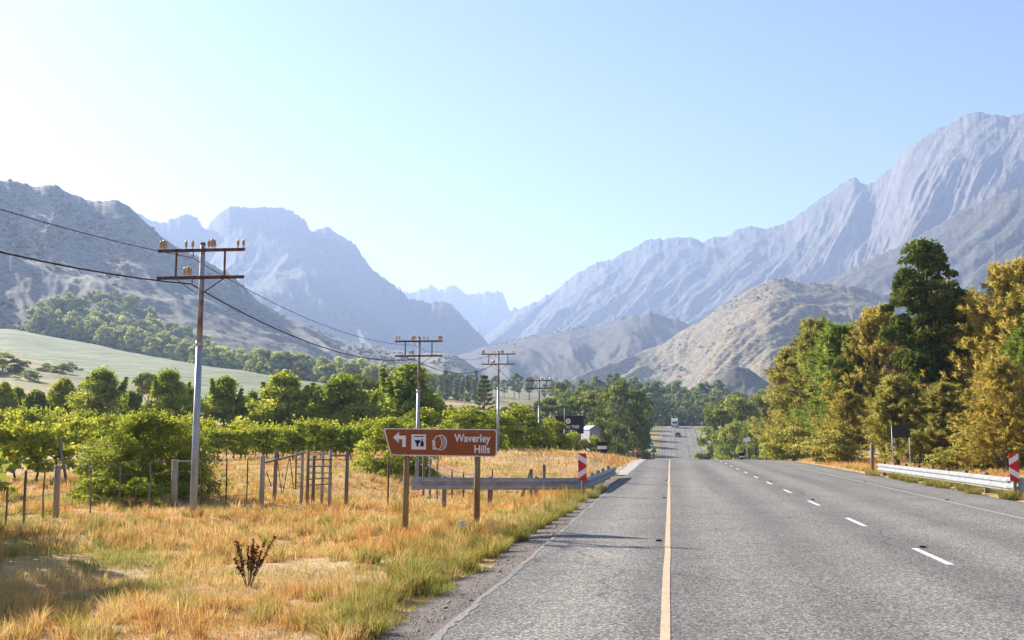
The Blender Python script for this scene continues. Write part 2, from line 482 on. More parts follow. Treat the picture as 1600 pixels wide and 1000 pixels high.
M['mt_near'] = mountain_material('golden_hill', (0.16, 0.14, 0.12), (0.068, 0.076, 0.046), (0.27, 0.20, 0.12), 0.012, 0.50)
M['mt_mid'] = mountain_material('dark_scrub_ridge', (0.13, 0.12, 0.115), (0.06, 0.062, 0.048), (0.12, 0.108, 0.08), 0.012, 0.50)  # darker rock and scrub tones for the middle ridge and the small hill
M['mt_far'] = mountain_material('far_rock', (0.10, 0.09, 0.085), (0.05, 0.055, 0.04), (0.10, 0.09, 0.065), 0.004, 0.56)
M['mt_right'] = mountain_material('pale_rock', (0.125, 0.112, 0.105), (0.045, 0.05, 0.04), (0.11, 0.098, 0.075), 0.006, 0.54)

# ------------------------------------------------------------------ terrain
_RZ = [(-400, 0), (70, 0), (86, -0.03), (100, -0.45), (125, -1.9), (155, -3.6), (200, -5.2), (250, -5.0), (285, -3.8), (330, 0.4), (384, 5.3),
       (405, 6.2), (440, 6.4), (480, 5.5), (540, 5.0), (20000, 5.0)]
def zroad(y):
    y = np.asarray(y, float)
    xs = [p[0] for p in _RZ]; zs = [p[1] for p in _RZ]
    s = 0
    for d in (-6, -4, -2, 0, 2, 4, 6): s = s + np.interp(y + d, xs, zs)
    return s / 7

def terrain(x, y):
    x = np.asarray(x, float); y = np.asarray(y, float)
    r = np.hypot(x, y); a = np.degrees(np.arctan2(x, np.maximum(y, 1e-3)))
    k = np.interp(a, [-60, -34, -21, -12, 0, 17, 60], [0.10, 0.118, 0.08, 0.062, 0.032, 0.04, 0.05])
    k = np.where(y < 0, 0.0, k)
    soft = 45 * np.log1p(np.exp(np.clip((r - 150) / 45, -30, 30)))
    soft = np.where(r > 1400, r - 150, soft)
    rise = k * np.maximum(soft - 0.4, 0) * sstep((r - 40) / 60)
    rise = np.where(r > 1600, np.minimum(rise, k * 1450 + (r - 1600) * 0.004), rise)
    T = rise + 0.8 * sstep((y - 25) / 42) * sstep((-x - 11.5) / 8)
    w = 1 - sstep((np.abs(x - 3.4) - 12) / 40)
    z = w * zroad(y) + (1 - w) * T
    verge = sstep((-x - 2.3) / 2.6)
    z = z + verge * (0.85 * np.exp(-((x + 11) / 7) ** 2 / 2 - ((y - 67) / 13) ** 2 / 2)
                     - 0.75 * np.exp(-((x + 8) / 4.5) ** 2 / 2 - ((y - 38) / 8) ** 2 / 2)
                     - 0.14 * np.exp(-((x + 6.5) / 2.6) ** 2 / 2) * (1 - sstep((y - 22) / 12)))
    rv = sstep((x - 9.2) / 4)
    rough = np.maximum(verge * (1 - sstep((r - 70) / 60)), rv * (1 - sstep((r - 70) / 60)))
    z = z + rough * (0.22 * (fbm(x * 0.45, y * 0.45, 3, 3) - 0.5) + 0.10 * (fbm(x * 1.7, y * 1.7, 9, 2) - 0.5))
    z = z + sstep((r - 200) / 300) * sstep((np.abs(x - 3.4) - 30) / 40) * 6 * (fbm(x / 90, y / 90, 21, 4) - 0.5)
    # the road bed: kept below the asphalt sheet
    bed = sstep((x + 3.15) / 0.5) * sstep((9.2 - x) / 0.4)
    return z - 0.06 * bed

def gz(x, y): return float(terrain(x, y))

def axis(parts):
    out = []
    for a, b, n in parts: out += list(np.linspace(a, b, n, endpoint=False))
    return np.array(sorted(set(np.round(out, 4))))
gx = axis([(-9000, -1500, 20), (-1500, -300, 30), (-300, -60, 40), (-60, -16, 45), (-16, -3, 40), (-3, -1.5, 10), (-1.5, 8.2, 8), (8.2, 9.8, 8), (9.8, 22, 24),
           (22, 70, 24), (70, 300, 24), (300, 1500, 24), (1500, 9001, 18)])
gyl = axis([(-300, -20, 8), (-20, 3, 12), (3, 45, 120), (45, 110, 90), (110, 480, 110), (480, 1500, 60), (1500, 9001, 25)])
def sheet(name, xs, ys, zf, mat, smooth=True):
    X, Y = np.meshgrid(xs, ys, indexing='ij')
    v = np.stack([X, Y, zf(X, Y)], -1).reshape(-1, 3)
    nx, ny = len(xs), len(ys)
    i = np.arange(nx - 1)[:, None] * ny + np.arange(ny - 1)[None, :]
    q = np.stack([i, i + ny, i + ny + 1, i + 1], -1).reshape(-1, 4)
    return link(name, np_mesh(name, v, q, mat=mat, smooth=smooth))
ground = structure(sheet('ground', gx, gyl, terrain, M['ground']))

# road sheet, its shoulder and markings
ryl = axis([(-40, 3, 20), (3, 45, 420), (45, 110, 90), (110, 470, 140)])
edgeL = -1.91 + 0.07 * (fbm(ryl * 0.9, ryl * 0, 41, 4) - 0.5) + 0.05 * (fbm(ryl * 6, ryl * 0, 46, 3) - 0.5)
edgeR = 8.70 + 0.16 * (fbm(ryl * 0.7, ryl * 0, 42, 4) - 0.5)
def strip(name, xl, xr, ys, lift, mat, cols=2):
    t = np.linspace(0, 1, cols)
    X = xl[None, :] * (1 - t[:, None]) + xr[None, :] * t[:, None]
    Y = np.repeat(ys[None, :], cols, 0)
    v = np.stack([X, Y, zroad(Y) + lift], -1).reshape(-1, 3)
    ny = len(ys)
    i = np.arange(cols - 1)[:, None] * ny + np.arange(ny - 1)[None, :]
    q = np.stack([i, i + ny, i + ny + 1, i + 1], -1).reshape(-1, 4)
    return np_mesh(name, v, q, mat=mat, smooth=True)
road = structure(link('road', strip('road', edgeL, edgeR, ryl, 0.0, M['asphalt'], 12)))
one = np.ones_like(ryl)
link('asphalt_edge', strip('asphalt_edge', edgeL - 0.015, edgeL + 0.01 + 0.09 * fbm(ryl * 7, ryl * 0, 43, 3), ryl, 0.004, M['asphalt_edge']), road)
ywob = 0.02 * (fbm(ryl * 0.25, ryl * 0, 44, 3) - 0.5)
link('edge_line', strip('edge_line', -0.105 + ywob, -0.022 + ywob, ryl, 0.005, M['yellow']), road)
link('edge_line', strip('edge_line', 6.93 * one, 7.03 * one, ryl, 0.005, M['linefaint']), road)
y0 = 14.36 - 6 * 3
k = 0
while y0 < 420:
    ys = np.linspace(y0, y0 + 2.05, 4)
    link('lane_dash', strip('lane_dash', 3.455 * np.ones(4), 3.555 * np.ones(4), ys, 0.005, M['linewhite']), road)
    y0 += 6.0
gw = 0.32 + 0.50 * fbm(ryl * 0.5, ryl * 0, 45, 4)
sh = np_mesh('gravel_shoulder', np.concatenate([np.stack([edgeL - gw, ryl, zroad(ryl) - 0.05], -1), np.stack([edgeL - gw * 0.5, ryl, zroad(ryl) - 0.025], -1),
             np.stack([edgeL + 0.06, ryl, zroad(ryl) - 0.012], -1)]),
             np.concatenate([np.stack([np.arange(len(ryl) - 1) + c * len(ryl), np.arange(len(ryl) - 1) + (c + 1) * len(ryl),
                                       np.arange(len(ryl) - 1) + 1 + (c + 1) * len(ryl), np.arange(len(ryl) - 1) + 1 + c * len(ryl)], -1) for c in (0, 1)]),
             mat=M['gravel'], smooth=True)
structure(link('gravel_shoulder', sh))
sh2 = np_mesh('gravel_shoulder', np.concatenate([np.stack([edgeR - 0.06, ryl, zroad(ryl) - 0.012], -1), np.stack([edgeR + 0.25, ryl, zroad(ryl) - 0.03], -1),
              np.stack([edgeR + 0.55, ryl, zroad(ryl) - 0.075], -1)]),
              np.concatenate([np.stack([np.arange(len(ryl) - 1) + c * len(ryl), np.arange(len(ryl) - 1) + (c + 1) * len(ryl),
                                        np.arange(len(ryl) - 1) + 1 + (c + 1) * len(ryl), np.arange(len(ryl) - 1) + 1 + c * len(ryl)], -1) for c in (0, 1)]),
              mat=M['gravel'], smooth=True)
structure(link('gravel_shoulder', sh2))
# pale paved apron of the farm entrance, beyond the left guardrail
ay = np.linspace(47, 92, 40)
aw = np.interp(ay, [47, 52, 62, 80, 92], [0.3, 1.1, 1.8, 2.6, 2.2])
structure(link('entrance_apron', strip('entrance_apron', -1.95 - aw, -1.9 + 0 * ay, ay, 0.012, M['apron'], 3)))

# ------------------------------------------------------------------ mountains: real relief between a foot range and a crest range
def interp_pts(pts, x):
    return np.interp(x, [p[0] for p in pts], [p[1] for p in pts])
MOUNTS = {}
def mountain(name, sky_pts, r_crest, r_foot, mat, relief, gully, prof=1.35, seed=1, ncol=320, nrow=70, crag=0.0, zfoot=None, skew=-0.35, along=0.6):
    px = np.linspace(sky_pts[0][0], sky_pts[-1][0], ncol)
    py = interp_pts(sky_pts, px)
    py = py + crag * (fbm(px / 7.0, px * 0, seed + 50, 5, 0.62) - 0.5) * 2
    d = FWD[None, :] + RIGHT[None, :] * ((px - 800) / F)[:, None] + UP[None, :] * (-(py - 500) / F)[:, None]
    hd = np.hypot(d[:, 0], d[:, 1])
    ux, uy = d[:, 0] / hd, d[:, 1] / hd
    rc = interp_pts(r_crest, px); rf = interp_pts(r_foot, px)
    zc = CAMZ + d[:, 2] / hd * rc
    zf = terrain(ux * rf, uy * rf) - 4 if zfoot is None else np.full(ncol, zfoot)
    MOUNTS[name] = (px, ux, uy, rc, rf, zc, zf, prof)
    # the slopes follow a softened crest; the crest's own teeth and crags die out quickly downhill
    w = max(3, int(ncol / (px[-1] - px[0]) * 45)) | 1
    pad = np.pad(zc, w // 2, mode='edge'); zs = np.convolve(pad, np.ones(w) / w, 'valid')
    teeth = zc - zs
    t = np.linspace(0, 1, nrow)
    T, _ = np.meshgrid(t, px, indexing='xy')
    P = T ** prof
    R = rf[:, None] + (rc - rf)[:, None] * T
    Z = zf[:, None] + (zs - zf)[:, None] * P + teeth[:, None] * (0.25 * T ** 4 + 0.75 * T ** 16)
    s = np.cumsum(np.concatenate([[0], np.hypot(np.diff(ux * rc), np.diff(uy * rc))]))
    S = np.repeat(s[:, None], nrow, 1)
    warp = fbm(S / gully * 0.6, R / gully * 0.6, seed + 9, 3) - 0.5
    g = ridged(S / gully + warp * 1.3 - R / gully * skew, R / gully * along + warp * 0.8, seed, 6, 0.5) - 0.55
    env = np.sin(np.clip(T, 0, 1) * math.pi) ** 0.7
    Z = Z + relief * g * env * 1.5
    R = R - relief * 0.7 * g * env
    Z = Z + relief * 0.30 * (ridged(S / gully * 3.1 + warp * 2 - R / gully * skew * 2, R / gully * 1.6 + warp, seed + 31, 5, 0.6) - 0.6) * env
    Z = Z + relief * 0.07 * (ridged(S / gully * 11 + warp * 3, R / gully * 9, seed + 77, 4, 0.6) - 0.6) * np.minimum(T * 4, 1)
    Z = Z + relief * 0.12 * (fbm(S / gully * 9, R / gully * 9, seed + 3, 4) - 0.5) * np.minimum(T * 4, 1)
    # back of the mountain
    nb = 14
    tb = np.linspace(0, 1, nb + 1)[1:]
    Rb = rc[:, None] + (rc - rf)[:, None] * tb[None, :] * 0.9
    Zb = zc[:, None] - (zc - zf)[:, None] * (1 - (1 - tb[None, :]) ** 1.2) - 2
    Zb = Zb + relief * 0.5 * (fbm(S[:, :1] / gully * 2 + 0 * tb, Rb / gully * 2, seed + 6, 4) - 0.7) * np.sin(tb * math.pi)[None, :]
    R = np.concatenate([R, Rb], 1); Z = np.concatenate([Z, Zb], 1)
    n2 = nrow + nb
    v = np.stack([ux[:, None] * R, uy[:, None] * R, Z], -1).reshape(-1, 3)
    i = np.arange(ncol - 1)[:, None] * n2 + np.arange(n2 - 1)[None, :]
    q = np.stack([i, i + n2, i + n2 + 1, i + 1], -1).reshape(-1, 4)
    return structure(link(name, np_mesh(name, v, q, mat=mat, smooth=False)))

C = lambda v: [(0, v), (1600, v)]
mountain('hill_scrub', [(-260, 200), (-140, 240), (-60, 262), (0, 281), (20, 282), (45, 290), (62, 291), (85, 288), (110, 302), (145, 314), (185, 313), (205, 325), (225, 345),
         (250, 368), (275, 385), (300, 396), (337, 415), (363, 432), (386, 452), (400, 470), (438, 490), (472, 504), (507, 521), (547, 533), (582, 541), (610, 547), (660, 553),
         (682, 550), (714, 556), (745, 576), (770, 600), (800, 622)],
         [(-260, 1150), (300, 1350), (800, 1400)], [(-260, 600), (0, 690), (430, 640), (800, 900)], M['mt_left'], 20, 230, 1.15, 3, 420, 110, 2.2)
mountain('mountain_table', [(150, 420), (215, 335), (235, 345), (250, 348), (275, 340), (290, 335), (308, 338), (316, 354), (322, 360), (330, 345), (340, 337), (350, 328), (365, 322),
         (420, 322), (447, 325), (460, 331), (475, 342), (487, 362), (500, 357), (510, 353), (520, 362), (535, 370), (548, 376), (558, 384), (566, 402), (580, 420), (600, 435),
         (620, 452), (640, 466), (665, 473), (685, 472), (700, 473), (715, 485), (735, 505), (752, 525), (775, 550), (830, 610)],
         C(3700), C(1900), M['mt_far'], 110, 700, 1.7, 5, 640, 120, 4.5)
mountain('mountain_peaks', [(480, 540), (560, 470), (610, 452), (625, 450), (635, 458), (650, 455), (665, 448), (675, 445), (685, 452), (700, 447), (712, 448), (725, 456), (745, 460),
         (760, 455), (785, 453), (790, 470), (795, 482), (820, 484), (860, 500), (940, 580)], C(6000), C(4200), M['mt_far'], 120, 800, 1.6, 8, 420, 60, 6.5)
mountain('mountain_right', [(690, 590), (740, 545), (755, 530), (770, 515), (800, 493), (840, 470), (870, 455), (885, 440), (905, 425), (940, 408), (960, 402), (985, 390), (1005, 380),
         (1020, 374), (1035, 376), (1060, 369), (1080, 370), (1098, 378), (1115, 370), (1135, 366), (1155, 358), (1175, 352), (1190, 356), (1215, 350), (1235, 343), (1255, 332),
         (1280, 312), (1300, 298), (1320, 283), (1335, 278), (1355, 290), (1375, 277), (1392, 265), (1405, 245), (1420, 228), (1440, 215), (1465, 203), (1490, 195), (1510, 183),
         (1535, 174), (1560, 180), (1575, 184), (1600, 176), (1640, 160), (1720, 175), (1900, 260)],
         [(700, 4800), (1600, 3500)], [(700, 2800), (1600, 2000)], M['mt_right'], 190, 720, 1.45, 11, 900, 200, 3.0, skew=0.95, along=0.3)
mountain('mountain_spur', [(1180, 560), (1230, 480), (1285, 440), (1320, 424), (1350, 408), (1400, 388), (1430, 372), (1470, 350), (1500, 330), (1530, 316), (1560, 305), (1600, 292),
         (1700, 270), (1900, 330)], C(2500), C(1700), M['mt_right'], 75, 360, 1.2, 15, 460, 110, 2.0, skew=0.8, along=0.3)
mountain('hill_middle', [(640, 590), (700, 560), (740, 548), (770, 540), (800, 532), (830, 527), (860, 520), (890, 513), (905, 510), (920, 512), (945, 507), (965, 500), (985, 492),
         (1000, 495), (1015, 488), (1040, 495), (1060, 500), (1090, 510), (1130, 540), (1200, 600)], C(2500), C(1700), M['mt_mid'], 40, 330, 1.1, 19, 260, 60, 2.5)
mountain('hill_golden', [(840, 625), (880, 605), (940, 585), (960, 575), (985, 560), (1010, 548), (1040, 535), (1060, 520), (1090, 505), (1110, 490), (1130, 475), (1155, 460), (1180, 446),
         (1205, 436), (1225, 434), (1250, 441), (1280, 443), (1310, 446), (1335, 448), (1355, 455), (1385, 462), (1420, 475), (1500, 500), (1600, 530), (1720, 590)],
         C(1900), [(840, 1500), (1200, 1050), (1600, 1200)], M['mt_near'], 46, 300, 1.1, 23, 460, 120, 1.6, skew=0.5, along=0.4)
mountain('hill_small', [(1070, 625), (1100, 606), (1120, 590), (1135, 578), (1150, 572), (1170, 576), (1200, 598), (1230, 612), (1260, 625)], C(1030), C(930), M['mt_mid'], 8, 60, 1.0, 29, 120, 30, 1.0)


# ------------------------------------------------------------------ vegetation builders
def unit(v): return v / np.maximum(np.linalg.norm(v, axis=-1, keepdims=True), 1e-9)

def leaves(cent, nrm, ln, wd, rnd, g, droop=None):
    """diamond leaves: centres, facing directions, half length, half width -> verts, quads, attribute"""
    n = len(cent)
    a = g.normal(size=(n, 3)) if droop is None else droop
    u = unit(np.cross(nrm, a)) if droop is None else unit(a)
    v = unit(np.cross(nrm, u))
    ln = np.broadcast_to(ln, (n,))[:, None]; wd = np.broadcast_to(wd, (n,))[:, None]
    p = np.stack([cent - u * ln, cent + v * wd - u * ln * 0.1, cent + u * ln, cent - v * wd - u * ln * 0.1], 1).reshape(-1, 3)
    q = np.arange(n * 4).reshape(-1, 4)
    return p, q, np.repeat(rnd, 4)

def crown(g, z0, z1, R, nclump, per, leaf, shape='round', cr=0.3, flat=1.0, width=0.62, off=(0, 0), hollow=0.45):
    """crown of leaf clumps spread through a volume of revolution"""
    H = z1 - z0
    cs = []
    while len(cs) < nclump:
        t = g.random() ** (1.5 if shape == 'dome' else 1.0); a = g.random() * 2 * math.pi
        if shape == 'round': w = math.sqrt(max(0, 1 - (2 * t - 1) ** 2)) * (1.05 - 0.25 * t)
        elif shape == 'cone': w = (1 - t) ** 0.75 * (0.45 + 0.55 * min(1, t * 6)) + 0.04
        elif shape == 'umbrella': w = math.sqrt(max(0, 1 - t ** 2)) * (0.55 + 0.45 * t if t < .5 else 1)
        elif shape == 'column': w = (min(1, t * 3 + 0.35)) * math.sqrt(max(0.02, 1 - t ** 3))
        elif shape == 'dome': w = math.sqrt(max(0, 1 - t ** 2.2))
        else: w = 1
        rr = max(hollow, g.random() ** 0.45)
        rr *= 0.82 + 0.36 * g.random()
        cs.append((math.cos(a) * w * R * rr, math.sin(a) * w * R * rr, z0 + H * t, 0.55 + 0.75 * g.random()))
    if shape == 'cone':
        # uneven sides and several rising leaders, so that no two outlines are alike
        ph = g.random(3) * 6.28
        cs = [(x * (1 + 0.28 * math.sin(2 * math.atan2(y, x) + ph[0]) + 0.18 * math.sin(3 * math.atan2(y, x) + ph[1] + z)), y * (1 + 0.28 * math.sin(2 * math.atan2(y, x) + ph[0])), z, k) for x, y, z, k in cs]
        for q_ in range(9):
            a = g.random() * 6.28; rr = R * g.uniform(0.1, 0.62); zb_ = z0 + H * g.uniform(0.35, 0.78)
            for j in range(5): cs.append((math.cos(a) * rr * (1 + .05 * j), math.sin(a) * rr * (1 + .05 * j), zb_ + H * 0.06 * j, 0.55 - 0.09 * j))
        nclump = len(cs)
    cs = np.array(cs)
    cs[:, 0] += off[0]; cs[:, 1] += off[1]
    n = nclump * per
    idx = np.repeat(np.arange(nclump), per)
    d = unit(g.normal(size=(n, 3)))
    d[:, 2] = np.where(d[:, 2] < -0.3, -d[:, 2] * 0.6, d[:, 2])
    rc = (R * cr * cs[idx, 3]) * (0.35 + 0.65 * g.random(n) ** 0.5)
    cent = cs[idx, :3] + d * rc[:, None] * np.array([1, 1, flat])
    nrm = unit(d + 0.8 * g.normal(size=(n, 3)))
    rnd = np.clip(0.5 * g.random(nclump)[idx] + 0.35 * g.random(n) + 0.15 * (d[:, 2] * 0.5 + 0.5), 0, 1)
    s = leaf * (0.6 + 0.8 * g.random(n))
    p, q, r = leaves(cent, nrm, s, s * width, rnd, g)
    return p, q, r, cs

def trunk_mesh(g, name, h, r, cs, mat, nl=8, lean=0.03, base=-0.3, sides=7):
    mb = MB()
    path = [(0, 0, base)] + [(lean * h * (t + g.normal() * 0.12) * t, lean * h * g.normal() * t * 0.6, h * t) for t in (0.2, 0.45, 0.7, 1.0)]
    mb.tube(path, [r * 1.25, r, r * 0.8, r * 0.55, r * 0.15], sides)
    if cs is not None and len(cs):
        pick = g.choice(len(cs), min(nl, len(cs)), replace=False)
        for i in pick:
            c = cs[i]; t = min(0.85, max(0.2, c[2] / h * 0.6))
            a = np.array(path[1 + min(3, int(t * 4))])
            m_ = (a * 0.5 + c[:3] * 0.5) + np.array([0, 0, 0.06 * h])
            mb.tube([a, m_, c[:3]], [r * 0.42, r * 0.25, r * 0.06], 5)
    return mb.mesh(name, mat, True)

class TreeKind:
    def __init__(s, crown_me, trunk_me):
        s.c = crown_me; s.t = trunk_me
        co = np.empty(len(crown_me.vertices) * 3, np.float32); crown_me.vertices.foreach_get('co', co)
        s.h = float(np.percentile(co[2::3], 99.7))
    def put(s, name, label, cat, loc, scale=1.0, rot=0.0, group=None, crown_name='crown'):
        o = thing(name, label, cat, loc, rot, group)
        if not hasattr(scale, '__len__'): scale = (scale,) * 3
        o.scale = scale
        if s.t is not None: link('trunk', s.t, o)
        link(crown_name, s.c, o)
        return o

def tree_kind(seed, H, R, z0, nclump, per, leaf, shape, leafmat, barkmat, tr=None, cr=0.3, flat=1.0, nl=8, hollow=0.45, width=0.62):
    g = np.random.default_rng(seed)
    p, q, r, cs = crown(g, z0, H, R, nclump, per, leaf, shape, cr, flat, width, hollow=hollow)
    c = np_mesh('crown', p, q, mat=M[leafmat], attrs={'rnd': r})
    t = trunk_mesh(g, 'trunk', H * (0.9 if shape != 'umbrella' else 0.8), tr or H * 0.025, cs, M[barkmat], nl)
    return TreeKind(c, t)

def plume_tree(seed, H, R, leafmat, nbranch=110, nspray=7, per=26, ln=0.26, wd=0.026, z0=0.6, prof=0.8, up=0.45, lean=0.02):
    """needle-leaved tree of soft plumes (she-oak / cypress habit): long thin strips round every branch tip"""
    g = np.random.default_rng(seed)
    P = []; D = []; W = []
    mb = MB()
    mb.tube([(0, 0, -0.4), (lean * H * .3, 0, H * .3), (lean * H, 0.0, H * .7), (lean * H, 0, H * .98)], [H * .024, H * .02, H * .011, .02], 8)
    for i in range(nbranch):
        t = g.random() ** 0.9
        h = z0 + (H - z0) * t
        L = R * ((1 - t) ** prof * 0.9 + 0.10) * (0.55 + 0.7 * g.random())
        a = g.random() * 2 * math.pi
        rise = up * (0.3 + 1.2 * t) + 0.25 * g.normal()
        dirv = np.array([math.cos(a), math.sin(a), rise]); dirv /= np.linalg.norm(dirv)
        b0 = np.array([lean * H * min(t * 1.4, 1), 0, h])
        br = g.random()
        tip = b0 + dirv * L
        if i % 3 == 0:
            mb.tube([b0, b0 * .5 + tip * .5 - np.array([0, 0, .04 * L]), tip], [.05 + .006 * L, .03, .008], 5)
        for k_ in range(nspray):
            f = 0.25 + 0.8 * (k_ + g.random()) / nspray
            side = np.array([-math.sin(a), math.cos(a), 0]) * g.normal() * 0.30 * L * min(f, .8)
            c = b0 + dirv * L * f + side + np.array([0, 0, (0.10 * L) * f * f + 0.1 * g.normal()])
            pd = unit(dirv + 0.55 * g.normal(size=3) + np.array([0, 0, 0.35]))
            n = per
            s_ = g.random(n)
            spread = unit(pd[None] + 0.5 * g.normal(size=(n, 3)) + np.array([0, 0, -0.10]))
            P.append(c[None] + pd[None] * (s_ * 0.55)[:, None] + spread * 0.14)
            D.append(spread)
            W.append(np.clip(0.45 * br + 0.25 * g.random() + 0.32 * g.random(n), 0, 1))
    P = np.concatenate(P); D = np.concatenate(D); W = np.concatenate(W)
    n = len(P)
    nrm = unit(np.cross(D, g.normal(size=(n, 3))))
    s = ln * (0.55 + 0.7 * g.random(n))
    p, q, r = leaves(P, nrm, s, wd * (0.7 + 0.6 * g.random(n)), W, g, droop=D)
    return TreeKind(np_mesh('crown', p, q, mat=M[leafmat], attrs={'rnd': r}), mb.mesh('trunk', M['bark'], True))

def ground_at(px, Y, dz=0.0):
    p = at(px, 600, Y)
    return np.array([p[0], Y, gz(p[0], Y) + dz])

# ------------------------------------------------------------------ right-hand wall of trees
pt1 = plume_tree(101, 10.5, 3.4, 'leaf_olive', 200, 7, 31, up=0.5, prof=0.7)
pt2 = plume_tree(102, 10.0, 3.8, 'leaf_gold', 210, 7, 32, up=0.6, prof=0.62)
pt3 = plume_tree(103, 12.5, 4.6, 'leaf_gold', 250, 8, 34, ln=0.27, up=0.45, prof=0.6)
pt5 = plume_tree(105, 9.0, 3.2, 'leaf_green', 170, 7, 26, up=0.5, prof=0.7)
pt4 = plume_tree(104, 8.0, 3.0, 'leaf_olive', 180, 7, 31, up=0.35, prof=0.75)
g_t = 'needle trees along the right verge'
def rtree(kind, px, Y, top_py, label, hk, rot, wide=1.0):
    p = ground_at(px, Y)
    zt = at(px, top_py, Y)[2]
    s = (zt - p[2]) / kind.h
    return kind.put('needle_tree', label, 'tree', p, (s * wide, s * wide, s), rot, g_t)
rtree(pt1, 1232, 97, 545, 'leftmost dark olive needle tree of the right-hand row, nearest the road crest', 10.5, 0.3, 1.0)
rtree(pt1, 1278, 93, 500, 'olive needle tree with two thin dark tops, second from the left in the right-hand row', 10.5, 1.9, 1.05)
rtree(pt5, 1318, 84, 508, 'bushy bright green needle tree between the thin-topped olive tree and the golden one', 8.0, 2.6, 1.25)
rtree(pt2, 1375, 82, 482, 'golden plumed needle tree just left of the tall dark leafy tree', 10.0, 0.9, 1.1)
rtree(pt4, 1398, 62, 590, 'low olive needle tree standing behind the dark roadside sign board', 8.0, 4.2, 1.25)
rtree(pt3, 1505, 66, 452, 'wide golden-brown needle tree right of the tall dark leafy tree', 12.5, 2.2, 1.0)
rtree(pt3, 1590, 62, 412, 'tallest golden needle tree at the right edge of the picture', 12.5, 5.1, 1.0)
rtree(pt2, 1565, 53, 560, 'lower golden needle tree in front at the right edge, above the hazard marker', 10.0, 3.3, 1.2)
rtree(pt4, 1478, 60, 600, 'small olive needle tree filling the gap behind the guardrail middle', 8.0, 1.1, 1.4)
rtree(pt2, 1320, 76, 612, 'low golden needle tree by the grass at the left of the sign board', 10.0, 5.5, 1.3)
rtree(pt5, 1610, 55, 515, 'green needle tree at the right edge, half hidden by the golden ones', 9.0, 2.0, 1.0)
rtree(pt1, 1640, 60, 440, 'olive needle tree cut off by the right edge of the picture', 10.5, 4.0, 1.2)
# the tall dark leafy tree
g = np.random.default_rng(120)
c1 = crown(g, 5.2, 13.2, 2.35, 150, 110, 0.13, 'round', 0.25, 0.9, hollow=0.15)
c2 = crown(g, 0.3, 7.2, 1.5, 90, 130, 0.13, 'column', 0.36, 0.9, off=(-0.2, 0), hollow=0.1)
c3 = crown(g, 7.4, 9.6, 0.8, 10, 180, 0.13, 'round', 0.5, 0.9, off=(-2.0, -.3), hollow=0.2)
pv = np.concatenate([c1[0], c2[0], c3[0]]); n1, n2 = len(c1[0]), len(c2[0])
kd = TreeKind(np_mesh('crown', pv, np.concatenate([c1[1], c2[1] + n1, c3[1] + n1 + n2]), mat=M['leaf_dark'], attrs={'rnd': np.concatenate([c1[2], c2[2], c3[2]])}),
              trunk_mesh(g, 'trunk', 11.5, 0.26, c1[3], M['bark'], 12))
p = ground_at(1452, 65)
s = (at(1452, 379, 65)[2] - p[2]) / kd.h
kd.put('leafy_tree', 'tall dark green broad-leaved tree rising above the golden needle trees', 'tree', p, s, 0.0)

# ------------------------------------------------------------------ shrubs along the right verge and beyond the crest
sh1 = tree_kind(131, 2.6, 1.7, 0.1, 46, 110, 0.10, 'dome', 'leaf_bush', 'bark', 0.05, 0.3)
sh2 = tree_kind(132, 2.2, 1.7, 0.05, 40, 110, 0.09, 'dome', 'leaf_olive', 'bark', 0.05, 0.3)
def shrub(kind, px, Y, top, hk, label, wide=1.0, rot=0.0, group=None, name='shrub', cat='shrub'):
    p = ground_at(px, Y)
    s = (at(px, top, Y)[2] - p[2]) / kind.h
    return kind.put(name, label, cat, p, (s * wide, s * wide, s), rot, group, 'foliage')
shrub(sh2, 1236, 83, 668, 2.2, 'dusty olive shrub at the left foot of the right-hand trees', 1.3, 0.2)
shrub(sh1, 1219, 100, 656, 2.6, 'bright green shrub behind the dusty olive shrub near the crest', 1.0, 1.2)
shrub(sh2, 1290, 72, 672, 2.2, 'dusty shrub under the right-hand trees left of the wooden post', 1.5, 2.2)
shrub(sh2, 1515, 55, 672, 2.2, 'dusty shrub at the tree foot behind the right guardrail', 1.4, 4.0)

# ------------------------------------------------------------------ big bush by the near fence and the hedge of tall shrubs
bb = tree_kind(140, 2.35, 1.75, 0.02, 340, 170, 0.048, 'dome', 'leaf_bush', 'bark', 0.03, 0.19, width=0.32, hollow=0.15)
p = ground_at(238, 28.5)
bb.put('bush', 'large feathery green bush behind the fence, left of the nearest pole', 'bush', p, (1.06, 1.0, 0.94), 0.5, None, 'foliage')
sb = tree_kind(141, 1.0, 0.7, 0.02, 30, 90, 0.05, 'dome', 'leaf_bush', 'bark', 0.02, 0.32)
sb.put('bush', 'small bright green bush at the foot of the large bush', 'bush', ground_at(165, 25.5), (1.0, 1.0, .75), 1.0, None, 'foliage')
sb.put('bush', 'low green bush under the right side of the large bush, by a thin fence stake', 'bush', ground_at(222, 25.8), (0.9, .8, .6), 2.0, None, 'foliage')
sb.put('bush', 'dark green bush cut off by the left edge, below the vines', 'bush', ground_at(-8, 27), (0.9, .9, 1.15), 3.0, None, 'foliage')
hg = [tree_kind(150 + i, 4.0, 2.2, 0.05, 80, 170, 0.09, 'dome', 'leaf_bush', 'bark', 0.06, 0.3) for i in range(3)]
hs = [(622, 47, 655, 0.9, 'bright green bush just left of the brown sign, above its arrow'),
      (655, 62, 640, 1.15, 'round green bush behind the second pole, above the brown sign'),
      (728, 66, 636, 1.1, 'broad green bush above the right half of the brown sign'),
      (775, 70, 640, 0.9, 'green bush behind the third pole'),
      (815, 80, 635, 1.0, 'dense green bush on the bank left of the fourth pole'),
      (858, 88, 655, 0.85, 'dark green bush on the bank right of the fourth pole')]
